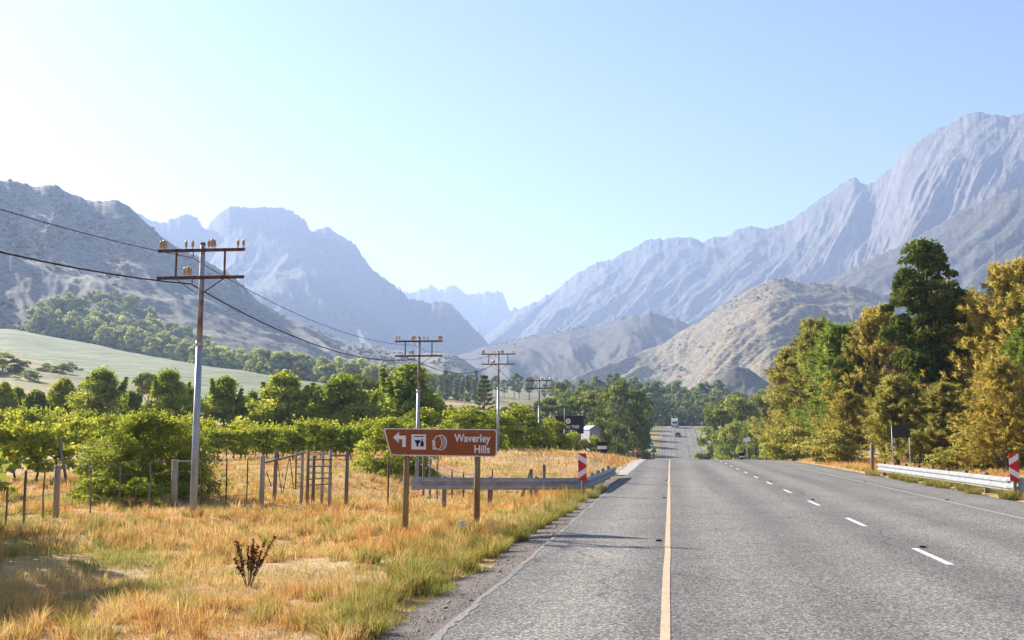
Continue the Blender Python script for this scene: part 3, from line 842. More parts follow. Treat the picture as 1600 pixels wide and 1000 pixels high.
for i, (px, Y, top, wd, lab) in enumerate(hs):
    shrub(hg[i % 3], px, Y, top, 4.2, lab, wd * 1.45, i * 1.7, 'tall bushes on the bank behind the brown sign', 'bush', 'bush')
shrub(sh1, 890, 112, 676, 2.7, 'yellow-green bush under the black billboard', 1.0, 0.4, None, 'bush', 'bush')
shrub(sh1, 921, 112, 682, 2.7, 'dark green bush right of the black billboard, before the pale building', 1.0, 1.4, None, 'bush', 'bush')

# ------------------------------------------------------------------ trees behind the vineyard
yk = [tree_kind(160, 6.0, 2.9, 0.1, 130, 110, 0.125, 'cone', 'leaf_young', 'bark', 0.10, 0.27, hollow=0.2), tree_kind(161, 6.0, 3.3, 0.1, 150, 110, 0.125, 'cone', 'leaf_young', 'bark', 0.10, 0.27, hollow=0.2),
      tree_kind(162, 6.0, 2.9, 0.1, 120, 110, 0.125, 'cone', 'leaf_young', 'bark', 0.10, 0.31, hollow=0.2)]
vt = [(8, 100, 598, 0, 0.8, 'thin young tree at the left edge behind the vines'), (58, 98, 610, 2, 1.0, 'pale young tree behind the vines, second from the left edge'),
      (100, 100, 592, 0, 1.0, 'slim pointed young tree behind the vines, left of the rounder one'), (160, 97, 578, 1, 1.05, 'rounded young tree with pointed top behind the large bush'),
      (263, 96, 579, 1, 0.9, 'upright bright green tree behind the vines, just left of the nearest pole'), (300, 104, 606, 2, 0.8, 'half-hidden young tree behind the nearest pole'),
      (352, 96, 590, 0, 1.15, 'dark cone-shaped tree just right of the nearest pole'), (395, 108, 612, 2, 0.8, 'small dark tree right of the cone-shaped tree'),
      (445, 94, 585, 1, 1.15, 'dense dark green tree in the middle of the vineyard edge'), (535, 93, 590, 1, 1.2, 'broad bright green tree before the umbrella pine'),
      (28, 112, 606, 1, 1.0, 'low bright tree filling the gap near the left edge behind the vines'), (205, 106, 612, 2, 1.1, 'low tree in the gap right of the rounded pointed-top tree'),
      (495, 101, 604, 0, 1.1, 'pointed bright tree between the dense dark tree and the broad bright one'), (680, 104, 622, 1, 0.9, 'low bushy tree right of the tall dark conifer'),
      (590, 99, 612, 2, 0.95, 'bright green tree behind the sign arrow, left of the tall conifer'), (640, 97, 572, 0, 1.25, 'tall dark conifer behind the second pole')]
for i, (px, Y, top, kd_, wd, lab) in enumerate(vt):
    p = ground_at(px, Y); s = (at(px, top, Y)[2] - p[2]) / yk[kd_].h
    yk[kd_].put('young_tree', lab, 'tree', p, (s * wd * 1.08, s * wd * 1.08, s), i * 1.3, 'trees behind the vineyard')
um = tree_kind(165, 7.0, 4.6, 4.0, 70, 150, 0.16, 'umbrella', 'leaf_pine', 'bark', 0.25, 0.2, 0.7)
p = ground_at(555, 125); s = (at(555, 585, 125)[2] - p[2]) / um.h
um.put('umbrella_pine', 'wide flat-topped umbrella pine behind the bright vineyard trees', 'tree', p, (s * 1.0, s, s), 0.4)
p = ground_at(232, 140); s = (at(232, 583, 140)[2] - p[2]) / um.h
um.put('umbrella_pine', 'grey-brown spreading tree left of the upright bright green tree', 'tree', p, (s * 0.62, s * .62, s), 1.4)
# dead-looking araucaria beyond the hedge
g = np.random.default_rng(170)
mb = MB(); mb.tube([(0, 0, 0), (0, 0, 7.5)], [0.14, 0.03], 6)
lp = []
for k in range(15):
    h = 1.6 + k * 0.4; L = 2.3 * (1 - k / 16.5)
    for a in np.linspace(0, 2 * math.pi, 5, endpoint=False) + k * 0.5:
        e = (math.cos(a) * L, math.sin(a) * L, h + 0.18 * L)
        mb.tube([(0, 0, h), (e[0] * .6, e[1] * .6, h - 0.05 * L), e], [0.035, 0.025, 0.01], 4)
        for f in np.linspace(0.45, 1, 9):
            lp.append((e[0] * f, e[1] * f, h + 0.18 * L * f * f - 0.03))
lp = np.repeat(np.array(lp), 5, 0) + g.normal(size=(len(lp) * 5, 3)) * 0.05
pp, qq, rr = leaves(lp, unit(g.normal(size=lp.shape)), 0.16, 0.03, g.random(len(lp)), g)
ar = TreeKind(np_mesh('crown', pp, qq, mat=M['leaf_dark'], attrs={'rnd': rr}), mb.mesh('trunk', M['bark']))
p = ground_at(757, 120); s = (at(757, 584, 120)[2] - p[2]) / 7.5
ar.put('araucaria_tree', 'spindly dark tiered conifer left of the third pole', 'tree', p, (s * .8, s * .8, s))

# ------------------------------------------------------------------ middle-distance trees
gum = [tree_kind(180 + i, 20, 5.0, 7.5, 46, 60, 0.42, 'round', 'leaf_gum', 'paleb', 0.32, 0.3, 0.85, 10, 0.3) for i in range(3)]
pine = [tree_kind(190 + i, 12, 6.0, 3.4, 70, 110, 0.26, 'umbrella', 'leaf_pine', 'bark', 0.35, 0.24, 0.65, 10, 0.3) for i in range(3)]
broad = [tree_kind(195 + i, 10, 5.0, 0.6, 90, 110, 0.25, 'dome', 'leaf_pine', 'bark', 0.3, 0.25, 0.9, 8, 0.4) for i in range(3)]
def mid(kind, name, px, Y, top, hk, lab, wd=1.0, rot=0.0, group=None):
    p = ground_at(px, Y, -0.3); s = (at(px, top, Y)[2] - p[2]) / kind.h
    return kind.put(name, lab, 'tree', p, (s * wd, s * wd, s), rot, group)
mid(pine[0], 'pine_tree', 972, 205, 597, 12.4, 'largest spreading dark tree left of the far road', 0.82, 0.2)
mid(pine[1], 'pine_tree', 915, 235, 612, 12.4, 'rounded olive tree left of the largest spreading tree', 0.9, 1.2)
mid(pine[2], 'pine_tree', 855, 230, 622, 12.4, 'flat-topped tree behind the fourth pole', 1.1, 2.2)
mid(pine[0], 'pine_tree', 800, 215, 630, 12.4, 'low olive tree behind the third pole', 1.05, 3.2)
mid(pine[1], 'pine_tree', 735, 220, 640, 12.4, 'low olive tree behind the tiered conifer', 1.1, 4.2)
mid(broad[0], 'broadleaf_tree', 935, 165, 655, 10.6, 'grey-green tree behind the pale building', 0.75, 0.3)
mid(broad[1], 'broadleaf_tree', 965, 175, 662, 10.6, 'small pale tree beside the entrance road, right of the black board', 0.55, 1.3)
mid(broad[2], 'broadleaf_tree', 1003, 200, 668, 10.6, 'small pale green tree nearest the left side of the far road', 0.5, 2.3)
mid(broad[2], 'broadleaf_tree', 895, 170, 668, 10.6, 'dim green tree behind the black billboard', 0.9, 4.3)
mid(broad[0], 'broadleaf_tree', 1128, 235, 628, 10.6, 'olive tree at the right side of the far road, leftmost of that clump', 0.72, 1.0)
mid(broad[1], 'broadleaf_tree', 1160, 215, 622, 10.6, 'tall rounded tree in the middle of the clump right of the far road', 0.85, 2.0)
mid(broad[2], 'broadleaf_tree', 1195, 225, 617, 10.6, 'green flat-crowned tree meeting the right-hand needle trees', 0.95, 3.0)
mid(broad[0], 'broadleaf_tree', 1146, 180, 660, 10.6, 'low grey-green tree in front of the clump right of the far road', 0.8, 4.0)
mid(broad[1], 'broadleaf_tree', 1178, 165, 662, 10.6, 'low shaded tree behind the small white board', 0.9, 5.0)
# gum trees beyond the far crest and along the skyline
gumlab = 'tall hazy gum tree in the belt beyond the far road crest'
gg = 'gum trees beyond the far crest'
gr = np.random.default_rng(200)
spots = []
for px in np.arange(690, 1160, 11):
    top = np.interp(px, [690, 760, 800, 850, 880, 930, 960, 1000, 1060, 1100, 1130, 1160], [612, 590, 590, 598, 592, 588, 585, 592, 596, 602, 606, 628])
    spots.append((px + gr.normal() * 4, gr.uniform(450, 560), top + gr.normal() * 5 + 2))
for px in np.arange(1010, 1110, 9):
    spots.append((px + gr.normal() * 2, gr.uniform(425, 450), 625 + gr.normal() * 6))
for i, (px, Y, top) in enumerate(spots):
    p = ground_at(px, Y, -0.3)
    if abs(p[0] - 3.4) < 9: p[2] = max(p[2], 3)
    s = max(0.5, (at(px, top, Y)[2] - p[2]) / 21)
    gum[i % 3].put('gum_tree', gumlab, 'tree', p, (s * gr.uniform(0.65, 1.05),) * 2 + (s,), gr.uniform(0, 6.28), gg)
# dark plantation strip left of them
gp = 'plantation conifers below the scrub hill'
con = [tree_kind(210 + i, 16, 2.6, 0.8, 40, 50, 0.45, 'cone', 'leaf_gum', 'bark', 0.2, 0.4, 1.0, 4, 0.2) for i in range(2)]
for row in range(3):
    for px in np.arange(655, 765, 8.5):
        Y = 400 + row * 45 + gr.uniform(-12, 12)
        p = ground_at(px + gr.normal() * 2.5, Y, -0.3)
        top = np.interp(px, [655, 700, 760], [596, 585, 590]) - row * 4 + gr.normal() * 5 + 8
        s = max(0.4, (at(px, top, Y)[2] - p[2]) / 16.5)
        con[int(gr.integers(2))].put('plantation_conifer', 'hazy grey conifer in the dense plantation behind the second and third poles', 'tree', p, (s,) * 3, gr.uniform(0, 6), gp)
for i, (x, y, h) in enumerate([(-34, 432, 13), (-22, 440, 12), (-10, 446, 13), (-1, 470, 14), (8, 474, 14), (17, 450, 13), (27, 441, 14), (38, 436, 13)]):
    s = h / 10.6
    broad[i % 3].put('broadleaf_tree', 'dark tree closing the road just beyond the far crest', 'tree', (x, y, gz(x, y) - 0.2), (s * 1.0, s * 1.0, s), i, 'dark trees just beyond the far crest')
# roadside trees whose shadows cross the far road
for i, (x, y, h) in enumerate([(-21, 300, 10), (-20, 324, 11), (-22, 346, 12), (-21, 366, 11), (-30, 310, 12), (-34, 335, 13), (-26, 385, 13)]):
    s = h / 10.6
    broad[i % 3].put('broadleaf_tree', 'roadside tree on the left bank of the far road climb', 'tree', (x, y, gz(x, y) - 0.2), (s * .6, s * .6, s), i, 'trees on the left bank of the far climb')
for i, (x, y, h) in enumerate([(24, 300, 8), (25, 325, 9), (28, 350, 11), (26, 372, 11)]):
    s = h / 10.6
    broad[(i + 1) % 3].put('broadleaf_tree', 'roadside tree on the right bank of the far road climb', 'tree', (x, y, gz(x, y) - 0.2), (s * .6, s * .6, s), i, 'trees on the right bank of the far climb')
# the unseen tree whose shade falls on the verge at lower left
p = np.array([-14.4, 15.2])
broad[1].put('broadleaf_tree', 'roadside tree just outside the left edge whose shade falls on the verge', 'tree', (p[0], p[1], gz(*p)), (0.56, 0.56, 0.46), 0.4)

# ------------------------------------------------------------------ hillside: pale field, woodland band, scattered bushes
def hill_z(name, px, r):
    P_, ux, uy, rc, rf, zc, zf, prof = MOUNTS[name]
    i = np.interp(px, P_, np.arange(len(P_)))
    f = lambda a: np.interp(i, np.arange(len(P_)), a)
    t = (r - f(rf)) / (f(rc) - f(rf))
    x, y = f(ux) * r, f(uy) * r
    z = gz(x, y)
    if t > 0: z = max(z, float(f(zf) + (f(zc) - f(zf)) * t ** prof))
    return np.array([x, y, z])
fpx = np.linspace(-120, 560, 60)
fr0 = np.interp(fpx, [-120, 0, 250, 430, 560], [430, 420, 250, 220, 260]); fr1 = np.interp(fpx, [-120, 0, 250, 430, 560], [690, 690, 600, 500, 430])
V = []; T_ = np.linspace(0, 1, 24)
for j in range(60):
    d = ray(fpx[j], 600); hd = math.hypot(d[0], d[1])
    for t in T_:
        r = fr0[j] * (1 - t) + fr1[j] * t
        V.append((d[0] / hd * r, d[1] / hd * r, 0))
V = np.array(V); V[:, 2] = terrain(V[:, 0], V[:, 1]) + 0.6
Vg = V.reshape(60, 24, 3); Vg[0, :, 2] -= 3; Vg[-1, :, 2] -= 3; Vg[:, 0, 2] -= 3; Vg[:, -1, 2] -= 3; V = Vg.reshape(-1, 3)
i = np.arange(59)[:, None] * 24 + np.arange(23)[None, :]
def field_material():
    m, nt, b = new_mat('pale_green_field')
    p = pos_n(nt)
    mp = nt.nodes.new('ShaderNodeMapping'); mp.inputs['Rotation'].default_value = (0, 0, 0.5); mp.inputs['Scale'].default_value = (0.16, 0.012, 1)
    nt.links.new(p, mp.inputs['Vector'])
    n = noise_n(nt, 1.0, 4, 0.6, mp.outputs[0])
    c = ramp_n(nt, n, [(0.4, (0.095, 0.13, 0.055)), (0.6, (0.23, 0.24, 0.12))])
    nt.links.new(c, b.inputs['Base Color']); b.inputs['Roughness'].default_value = 0.95
    return m
structure(link('field', np_mesh('field', V, np.stack([i, i + 24, i + 25, i + 1], -1).reshape(-1, 4), mat=field_material(), smooth=True)))
wood = [tree_kind(220 + i, 11, 5.6, 1.6, 34, 46, 0.6, 'dome', 'leaf_hill', 'paleb', 0.3, 0.32, 0.8, 5, 0.3) for i in range(3)]
wr = np.random.default_rng(230)
cnt = 0
for px in np.arange(72, 720, 8.0):
    lo = np.interp(px, [70, 250, 430, 560, 720], [705, 622, 512, 440, 430]); 
    depth = np.interp(px, [70, 110, 180, 300, 420, 560, 720], [40, 120, 200, 170, 150, 130, 120])
    for k in range(4):
        r = lo + depth * (k + wr.random()) / 4
        q = px + wr.normal() * 5
        p = hill_z('hill_scrub', q, r)
        s = wr.uniform(0.7, 1.25) * np.interp(px, [70, 430, 720], [1.15, 1.0, 0.85])
        p[2] -= 1.0
        if cnt < 300:
            wood[cnt % 3].put('woodland_tree', 'pale olive tree in the woodland band at the foot of the scrub hill', 'tree', p, (s * 0.85, s * 0.85, s), wr.uniform(0, 6), 'woodland on the left hillside')
        cnt += 1
for (px, r, s) in [(20, 300, .8), (45, 310, .6), (90, 320, .5), (110, 315, .55), (-10, 290, .9), (125, 345, .45), (60, 270, .5), (150, 240, .5), (190, 225, .45), (5, 340, .6)]:
    p = hill_z('hill_scrub', px, r); p[2] -= 1
    wood[cnt % 3].put('scrub_bush', 'round olive scrub bush on the pink bare ground at far left', 'bush', p, (s, s, s * 0.6), r, 'bushes on the bare ground at far left', 'foliage'); cnt += 1
# scrub dotted over the scrub hill itself: one mass
M['leaf_scrub'] = leaf_mat('hill_scrub_leaves', [(0.0, (0.06, 0.062, 0.04)), (0.5, (0.10, 0.10, 0.06)), (1.0, (0.16, 0.155, 0.09))], 0.15)
def hill_scrub_on(hill, n_b, x0, x1, rmin, rmax, seed, lab):
    sv = []; sq = []; sr = []; base = 0
    g = np.random.default_rng(seed)
    P_, ux, uy, rc, rf, zc, zf, prof = MOUNTS[hill]
    for i in range(n_b):
        q = g.uniform(x0, x1); t = g.uniform(0.05, 1.0)
        if fbm(np.array([q / 22.0]), np.array([t * 6.0]), seed, 3)[0] < 0.44: continue
        ii = int(np.interp(q, P_, np.arange(len(P_)))); r = rf[ii] + (rc[ii] - rf[ii]) * t
        p = np.array([ux[ii] * r, uy[ii] * r, zf[ii] + (zc[ii] - zf[ii]) * t ** prof])
        n = 10; R = g.uniform(rmin, rmax)
        d = unit(g.normal(size=(n, 3))); d[:, 2] = np.abs(d[:, 2])
        pp, qq, rr = leaves(p + d * R, unit(d + .5 * g.normal(size=(n, 3))), R * 0.6, R * 0.45, g.random(n) * .6 + g.random() * .4, g)
        sv.append(pp); sq.append(qq + base); sr.append(rr); base += len(pp)
    o = link('hillside_scrub', np_mesh('hillside_scrub', np.concatenate(sv), np.concatenate(sq), mat=M['leaf_scrub'], attrs={'rnd': np.concatenate(sr)}))
    o['kind'] = 'stuff'; o['label'] = lab; o['category'] = 'scrub'
hill_scrub_on('hill_scrub', 3200, -60, 730, 0.9, 2.6, 240, 'dark scrub bushes dotted over the rocky left hill')
hill_scrub_on('hill_golden', 3600, 900, 1500, 1.2, 3.4, 241, 'dark scrub bushes dotted over the golden hill at right')
hill_scrub_on('hill_middle', 2200, 700, 1100, 2.0, 4.5, 242, 'dark scrub bushes dotted over the middle ridge')

# ------------------------------------------------------------------ vineyard
vk = []
for i in range(4):
    g = np.random.default_rng(300 + i)
    p, q, r, cs = crown(g, 0.38, 1.66, 0.74, 38, 24, 0.075, 'x', 0.34, 0.8, 0.85, hollow=0.1)
    p[:, 1] *= 0.55
    ns = 26; sb0 = np.stack([g.uniform(-.7, .7, ns), g.uniform(-.25, .25, ns), g.uniform(1.3, 1.6, ns)], -1); sd = unit(np.stack([g.normal(size=ns) * .5, g.normal(size=ns) * .4, np.full(ns, 1.0)], -1))
    sc = (sb0[:, None] + sd[:, None] * np.linspace(0.1, 0.55, 7)[None, :, None]).reshape(-1, 3) + g.normal(size=(ns * 7, 3)) * .03
    p2, q2, r2 = leaves(sc, unit(g.normal(size=sc.shape)), 0.06, 0.05, np.clip(g.random(len(sc)) * .7 + .25, 0, 1), g)
    q = np.concatenate([q, q2 + len(p)]); p = np.concatenate([p, p2]); r = np.concatenate([r, r2])
    mb = MB()
    mb.tube([(0, 0, -0.1), (0.05 * g.normal(), 0.03, 0.3), (0.06 * g.normal(), 0, 0.62), (0, 0, 0.85)], [0.05, 0.04, 0.038, 0.03], 6)
    for sgn in (-1, 1):
        mb.tube([(0, 0, 0.8), (0.25 * sgn, 0.02, 0.95), (0.62 * sgn, 0, 0.93)], [0.028, 0.022, 0.012], 5)
    vk.append(TreeKind(np_mesh('foliage', p, q, mat=M['leaf_vine'], attrs={'rnd': r}), mb.mesh('trunk', M['vinebark'], True)))
vr = np.random.default_rng(310)
ORD = ['first', 'second', 'third', 'fourth', 'fifth', 'sixth', 'seventh', 'eighth', 'ninth', 'tenth', 'eleventh', 'twelfth', 'thirteenth', 'fourteenth', 'fifteenth', 'sixteenth']
def trellis_post(p, h, lean, label, group):
    mb = MB(); mb.tube([(0, 0, -0.2), (lean * 0.5, 0, h * 0.5), (lean, 0, h)], [0.05, 0.05, 0.045], 8)
    o = mb.build('trellis_post', M['wood'], None, True, p); tag(o, label, 'post', group); return o
def vine_row(pxa, pxb, Ya, Yb, label, grp, step=0.85, posts=True, plab=None):
    a = ground_at(pxa, Ya); b = ground_at(pxb, Yb)
    L = math.hypot(b[0] - a[0], b[1] - a[1]); n = max(2, int(L / step))
    rot = math.atan2(b[1] - a[1], b[0] - a[0])
    for i in range(n + 1):
        t = i / n
        x = a[0] + (b[0] - a[0]) * t + vr.normal() * 0.05; y = a[1] + (b[1] - a[1]) * t + vr.normal() * 0.05
        s = vr.uniform(0.9, 1.2)
        vlab = label
        if label.startswith('yellow-green grapevine in the front'): vlab = f'yellow-green grapevine, {ORD[i]} from the left in the front row behind the stile'
        vk[int(vr.integers(4))].put('grapevine', vlab, 'vine', (x, y, gz(x, y)), (s, s, s * vr.uniform(0.78, 1.05)), rot + (math.pi if vr.random() < .5 else 0), grp, 'foliage')
        if posts and i % 6 == 2:
            trellis_post((x + 0.5, y, gz(x + .5, y)), vr.uniform(1.45, 1.65), vr.normal() * 0.04, plab, 'trellis posts in the vineyard')
vine_row(322, 600, 57, 57, 'yellow-green grapevine in the front row behind the wooden stile', 'vines of the front row', plab='wooden trellis post in the front vine row behind the stile')
vine_row(-20, 610, 63, 61.5, 'yellow-green grapevine in the second vine row, behind the front row', 'vines of the second row', posts=False)
vine_row(-20, 600, 69, 67, 'grapevine in the third vine row, before the young trees', 'vines of the third row', 1.0, False)
vine_row(-20, 130, 51, 52.5, 'yellow-green grapevine in the row above the orange-leaved vines at left', 'vines of the left row', plab='wooden trellis post in the left vine row')
nearlab = ['vine cut off by the left edge in the near row', 'vine second from the left edge in the near row', 'middle vine of the near row at left', 'vine beside the dark leaning end post of the near row']
for i_, px_ in enumerate((2, 32, 62, 92)):
    p = ground_at(px_, 35.2); vk[i_].put('grapevine', nearlab[i_], 'vine', p, (1.05, 1.05, 1.05), 0.1 * i_, 'near vines at the left edge', 'foliage')
p = ground_at(108, 34.6)
trellis_post(p + np.array([0.12, 0, 0]), 1.55, -0.42, 'dark leaning end post of the near vine row at left', None)

# ------------------------------------------------------------------ telephone poles and wires
def insulator(mb_loc, parent, me, s=1.0):
    o = link('insulator', me, parent, mb_loc); o.scale = (s * .78, s * .78, s); return o
ins_me = MB().lathe([(0.012, -0.06), (0.012, 0.0), (0.036, 0.005), (0.045, 0.03), (0.030, 0.05), (0.047, 0.065), (0.040, 0.10), (0.026, 0.15), (0.008, 0.165)], n=10).mesh('insulator', M['insul'], True)
HP = 6.2
low_me = MB().tube([(0, 0, -0.5), (0, 0, 3.9)], [0.082, 0.070], 14).mesh('pole_shaft', M['steel'], True)
up_me = MB().tube([(0, 0, 3.9), (0, 0, HP)], [0.064, 0.055], 14).mesh('upper_shaft', M['polerust'], True)
cap_me = MB().lathe([(0.06, HP - 0.02), (0.062, HP + 0.02), (0.03, HP + 0.04)], n=12).mesh('pole_cap', M['rust'], True)
band_me = MB().lathe([(0.09, 3.84), (0.09, 3.96)], n=14).mesh('joint_collar', M['steel'], True)
def arm(z, w):
    mb = MB(); mb.box((0, -0.085, z), (w, 0.012, 0.075)); mb.box((0, -0.055, z + 0.032), (w, 0.05, 0.01)); return mb
uarm_me = arm(6.04, 2.1).mesh('upper_crossarm', M['rust'])
larm_me = arm(5.41, 2.1).mesh('lower_crossarm', M['rust'])
hang = [MB().bar((sx * 0.585, -0.10, 5.44), (sx * 0.585, -0.10, 6.03), 0.045, 0.012).mesh('arm_hanger', M['rust']) for sx in (-1, 1)]
brace = [MB().bar((sx * 0.585, -0.10, 5.39), (sx * 0.05, -0.10, 5.03), 0.045, 0.012).mesh('arm_brace', M['rust']) for sx in (-1, 1)]
hook_me = MB().tube([(-0.19, -0.08, 6.0), (-0.19, -0.09, 5.95), (-0.17, -0.09, 5.92), (-0.19, -0.09, 5.89)], 0.012, 6).mesh('wire_hook', M['rust'])
hook2_me = MB().tube([(-0.19, -0.08, 5.37), (-0.19, -0.09, 5.33), (-0.17, -0.09, 5.30), (-0.19, -0.09, 5.28)], 0.012, 6).mesh('wire_hook', M['rust'])
poleY = [22.6, 44.2, 63.4, 83.9, 105, 126, 147]
polePX = [305, 652, 778, 842, 882, 907, 927]
polelab = ['nearest steel telephone pole with rusted crossarms and amber insulators, at left', 'second telephone pole from the camera, behind the brown sign',
           'third telephone pole from the camera, rising from the hedge right of the sign', 'fourth telephone pole, standing on the grassy bank',
           'fifth telephone pole, a thin one crossing the black billboard', 'sixth telephone pole, right of the black billboard', 'seventh and farthest telephone pole, near the entrance road']
poles = []
for i, Y in enumerate(poleY):
    x = float(at(polePX[i], 700, Y)[0]); z = gz(x, Y)
    o = thing('telephone_pole', polelab[i], 'telephone pole', (x, Y, z), 0.0, 'telephone poles in a line left of the road')
    o.rotation_euler = (0.004 * (-1) ** i, 0.006, 0.0)
    if i in (2, 3): o.scale = (1, 1, 0.97)
    link('pole_shaft', low_me, o); link('upper_shaft', up_me, o); link('joint_collar', band_me, o)
    poles.append((x, Y, z))
    if i <= 3:
        link('pole_cap', cap_me, o)
        link('upper_crossarm', uarm_me, o); link('lower_crossarm', larm_me, o)
        for h in hang: link('arm_hanger', h, o)
        for h in brace: link('arm_brace', h, o)
        link('wire_hook', hook_me, o); link('wire_hook', hook2_me, o)
        flip = -1 if i == 1 else 1
        for dx, s in ((-1.0, 1), (-0.93, 1.15), (-0.87, 1), (-0.38, 1), (-0.22, 1), (0.17, 1.05), (0.25, 1.2), (0.31, 1), (0.87, 1), (1.0, 1)):
            insulator((dx * flip, -0.055, 6.12), o, ins_me, s)
        for dx, s in ((-0.40, 1), (-0.31, 1.2), (-0.24, 1)): insulator((dx * flip if i != 1 else dx, -0.055, 5.49), o, ins_me, s)
    else:
        o.scale = (0.9, 0.9, 0.86)
def cable(name, dx, dz, r, sag, lab):
    pts = []
    att = [(-10.6 + dx, 2.0, 0.0 + dz), (-10.6 + dx, -19, dz)]
    seq = [att[1], att[0]] + [(x + dx, y - 0.09, z + dz) for x, y, z in poles[:4]] + [(x + dx, y - 0.09, z + dz * 0.86) for x, y, z in poles[4:]]
    for a, b in zip(seq[:-1], seq[1:]):
        for t in np.linspace(0, 1, 18, endpoint=False):
            p = np.array(a) * (1 - t) + np.array(b) * t
            p[2] -= 4 * sag * t * (1 - t); pts.append(p)
    pts.append(np.array(seq[-1]))
    o = MB().tube(pts, r, 6).build(name, M['wire'], None, True)
    return tag(o, lab, 'cable')
cable('overhead_wire', -0.19, 5.88, 0.008, 0.50, 'thin upper overhead wire hung between the telephone poles')
cable('overhead_cable', -0.19, 5.27, 0.016, 0.60, 'thick lower overhead cable sagging between the telephone poles')

# ------------------------------------------------------------------ lettering
def text_mesh(body, size, mat, align='LEFT', bold=0.0, squash=1.0):
    cu = bpy.data.curves.new('lettering', 'FONT')
    cu.body = body; cu.size = size; cu.align_x = align; cu.extrude = 0.002; cu.offset = bold; cu.resolution_u = 3
    o = bpy.data.objects.new('lettering_tmp', cu); COL.objects.link(o)
    dg = bpy.context.evaluated_depsgraph_get()
    me = bpy.data.meshes.new_from_object(o.evaluated_get(dg))
    bpy.data.objects.remove(o); bpy.data.curves.remove(cu)
    co = np.empty(len(me.vertices) * 3, np.float32); me.vertices.foreach_get('co', co); co = co.reshape(-1, 3)
    co = np.stack([co[:, 0] * squash, -co[:, 2], co[:, 1]], -1)
    me.vertices.foreach_set('co', co.ravel()); me.update()
    me.materials.clear(); me.materials.append(mat)
    return me

# ------------------------------------------------------------------ brown tourism sign
SY = 19.3
ctr = at(686, 712, SY)
K = (at(726, 712, SY)[0] - at(646, 712, SY)[0]) / 80.0           # metres per photo pixel on the sign face
zb = at(686, 712, SY)[2]
sg = thing('tourism_sign', 'brown tourism direction sign on two wooden posts left of the road', 'sign', (ctr[0], SY, 0), 0.0)
sg.rotation_euler = (0, math.radians(0.7), math.radians(-1.5))
def sp_(px, py): return ((px - 686) * K, zb + (712 - py) * K)
def rounded(poly, r, n=4):
    out = []
    for i in range(len(poly)):
        p0, p1, p2 = [Vector(poly[j % len(poly)]) for j in (i - 1, i, i + 1)]
        a = (p0 - p1).normalized(); b = (p2 - p1).normalized()
        for t in np.linspace(0, 1, n):
            q = (p1 + a * r) * (1 - t) ** 2 + p1 * 2 * t * (1 - t) + (p1 + b * r) * t ** 2
            out.append((q.x, q.y))
    return out
outer = rounded([sp_(608, 712.6), sp_(774.5, 712.6), sp_(774.5, 671), sp_(595.5, 671)], 5 * K)
inner = rounded([sp_(609.5, 711.1), sp_(773, 711.1), sp_(773, 672.5), sp_(598, 672.5)], 4 * K)
MB().prism(outer, -0.012, 0.012).build('panel', M['signwhite'], sg)['label'] = 'white edge of the brown sign'
MB().prism(inner, -0.016, -0.010).build('brown_face', M['brown'], sg)
ar_ = [sp_(612, 685), sp_(621, 677), sp_(621, 682.2), sp_(632, 682.2), sp_(632, 700), sp_(626.5, 700), sp_(626.5, 687.6), sp_(621, 687.6), sp_(621, 693)]
mb = MB()
def poly_fan(mb, poly, y0, y1): mb.prism(poly, y0, y1)
mb.prism([sp_(611.5, 685), sp_(621, 693.5), sp_(621, 676.5)], -0.021, -0.015)
mb.prism([sp_(620.9, 687.7), sp_(632, 687.7), sp_(632, 682.2), sp_(620.9, 682.2)], -0.0208, -0.0152)
mb.prism([sp_(626.4, 699.5), sp_(632, 699.5), sp_(632, 687.6), sp_(626.4, 687.6)], -0.0206, -0.0154)
mb.build('arrow', M['signwhite'], sg)
pic = MB().prism([sp_(641, 703), sp_(664, 703), sp_(664, 680), sp_(641, 680)], -0.020, -0.015).build('wine_pictogram', M['signwhite'], sg)
mb = MB()
for cx, cz in ((648, 690), (651.2, 690), (654, 690), (649.4, 692.4), (652.4, 692.4), (650.8, 694.8), (650.8, 697)):
    c = sp_(cx, cz); mb.prism([(c[0] + 1.7 * K * math.cos(a), c[1] + 1.7 * K * math.sin(a)) for a in np.linspace(0, 2 * math.pi, 10, endpoint=False)], -0.0235 - 0.0002 * (cx % 3), -0.019)
mb.build('grapes', M['black'], pic)
mb = MB().prism([sp_(655.6, 698.5), sp_(660.6, 698.5), sp_(660.6, 692), sp_(659, 690), sp_(659, 686.5), sp_(657.2, 686.5), sp_(657.2, 690), sp_(655.6, 692)], -0.023, -0.019)
mb.build('bottle', M['black'], pic)
MB().prism([sp_(645, 683.8), sp_(661, 683.8), sp_(661, 682.4), sp_(645, 682.4)], -0.0225, -0.019).build('caption_bar', M['black'], pic)
# barrel outline: round head, hoops and staves
mb = MB()
def ringpts(cx, cz, rx, rz, n=24, a0=0, a1=2 * math.pi):
    return [sp_(cx + rx * math.cos(a), cz - rz * math.sin(a)) for a in np.linspace(a0, a1, n)]
def stroke(mb, pts, w, y):
    for k_, (a, b) in enumerate(zip(pts[:-1], pts[1:])):
        mb.bar((a[0], y - 0.00002 * k_, a[1]), (b[0], y - 0.00002 * k_, b[1]), 0.006, w * K, (0, 1, 0))
def stroke2(mb, pts, w, y):
    for a, b in zip(pts[:-1], pts[1:]):
        d = Vector((b[0] - a[0], b[1] - a[1])); n_ = Vector((-d.y, d.x)).normalized() * (w * K / 2); e = d.normalized() * (w * K * 0.25)
        mb.prism([(a[0] - e.x - n_.x, a[1] - e.y - n_.y), (b[0] + e.x - n_.x, b[1] + e.y - n_.y), (b[0] + e.x + n_.x, b[1] + e.y + n_.y), (a[0] - e.x + n_.x, a[1] - e.y + n_.y)], y - 0.005, y)
stroke2(mb, ringpts(683, 692, 6.2, 10.2), 1.3, -0.0165)
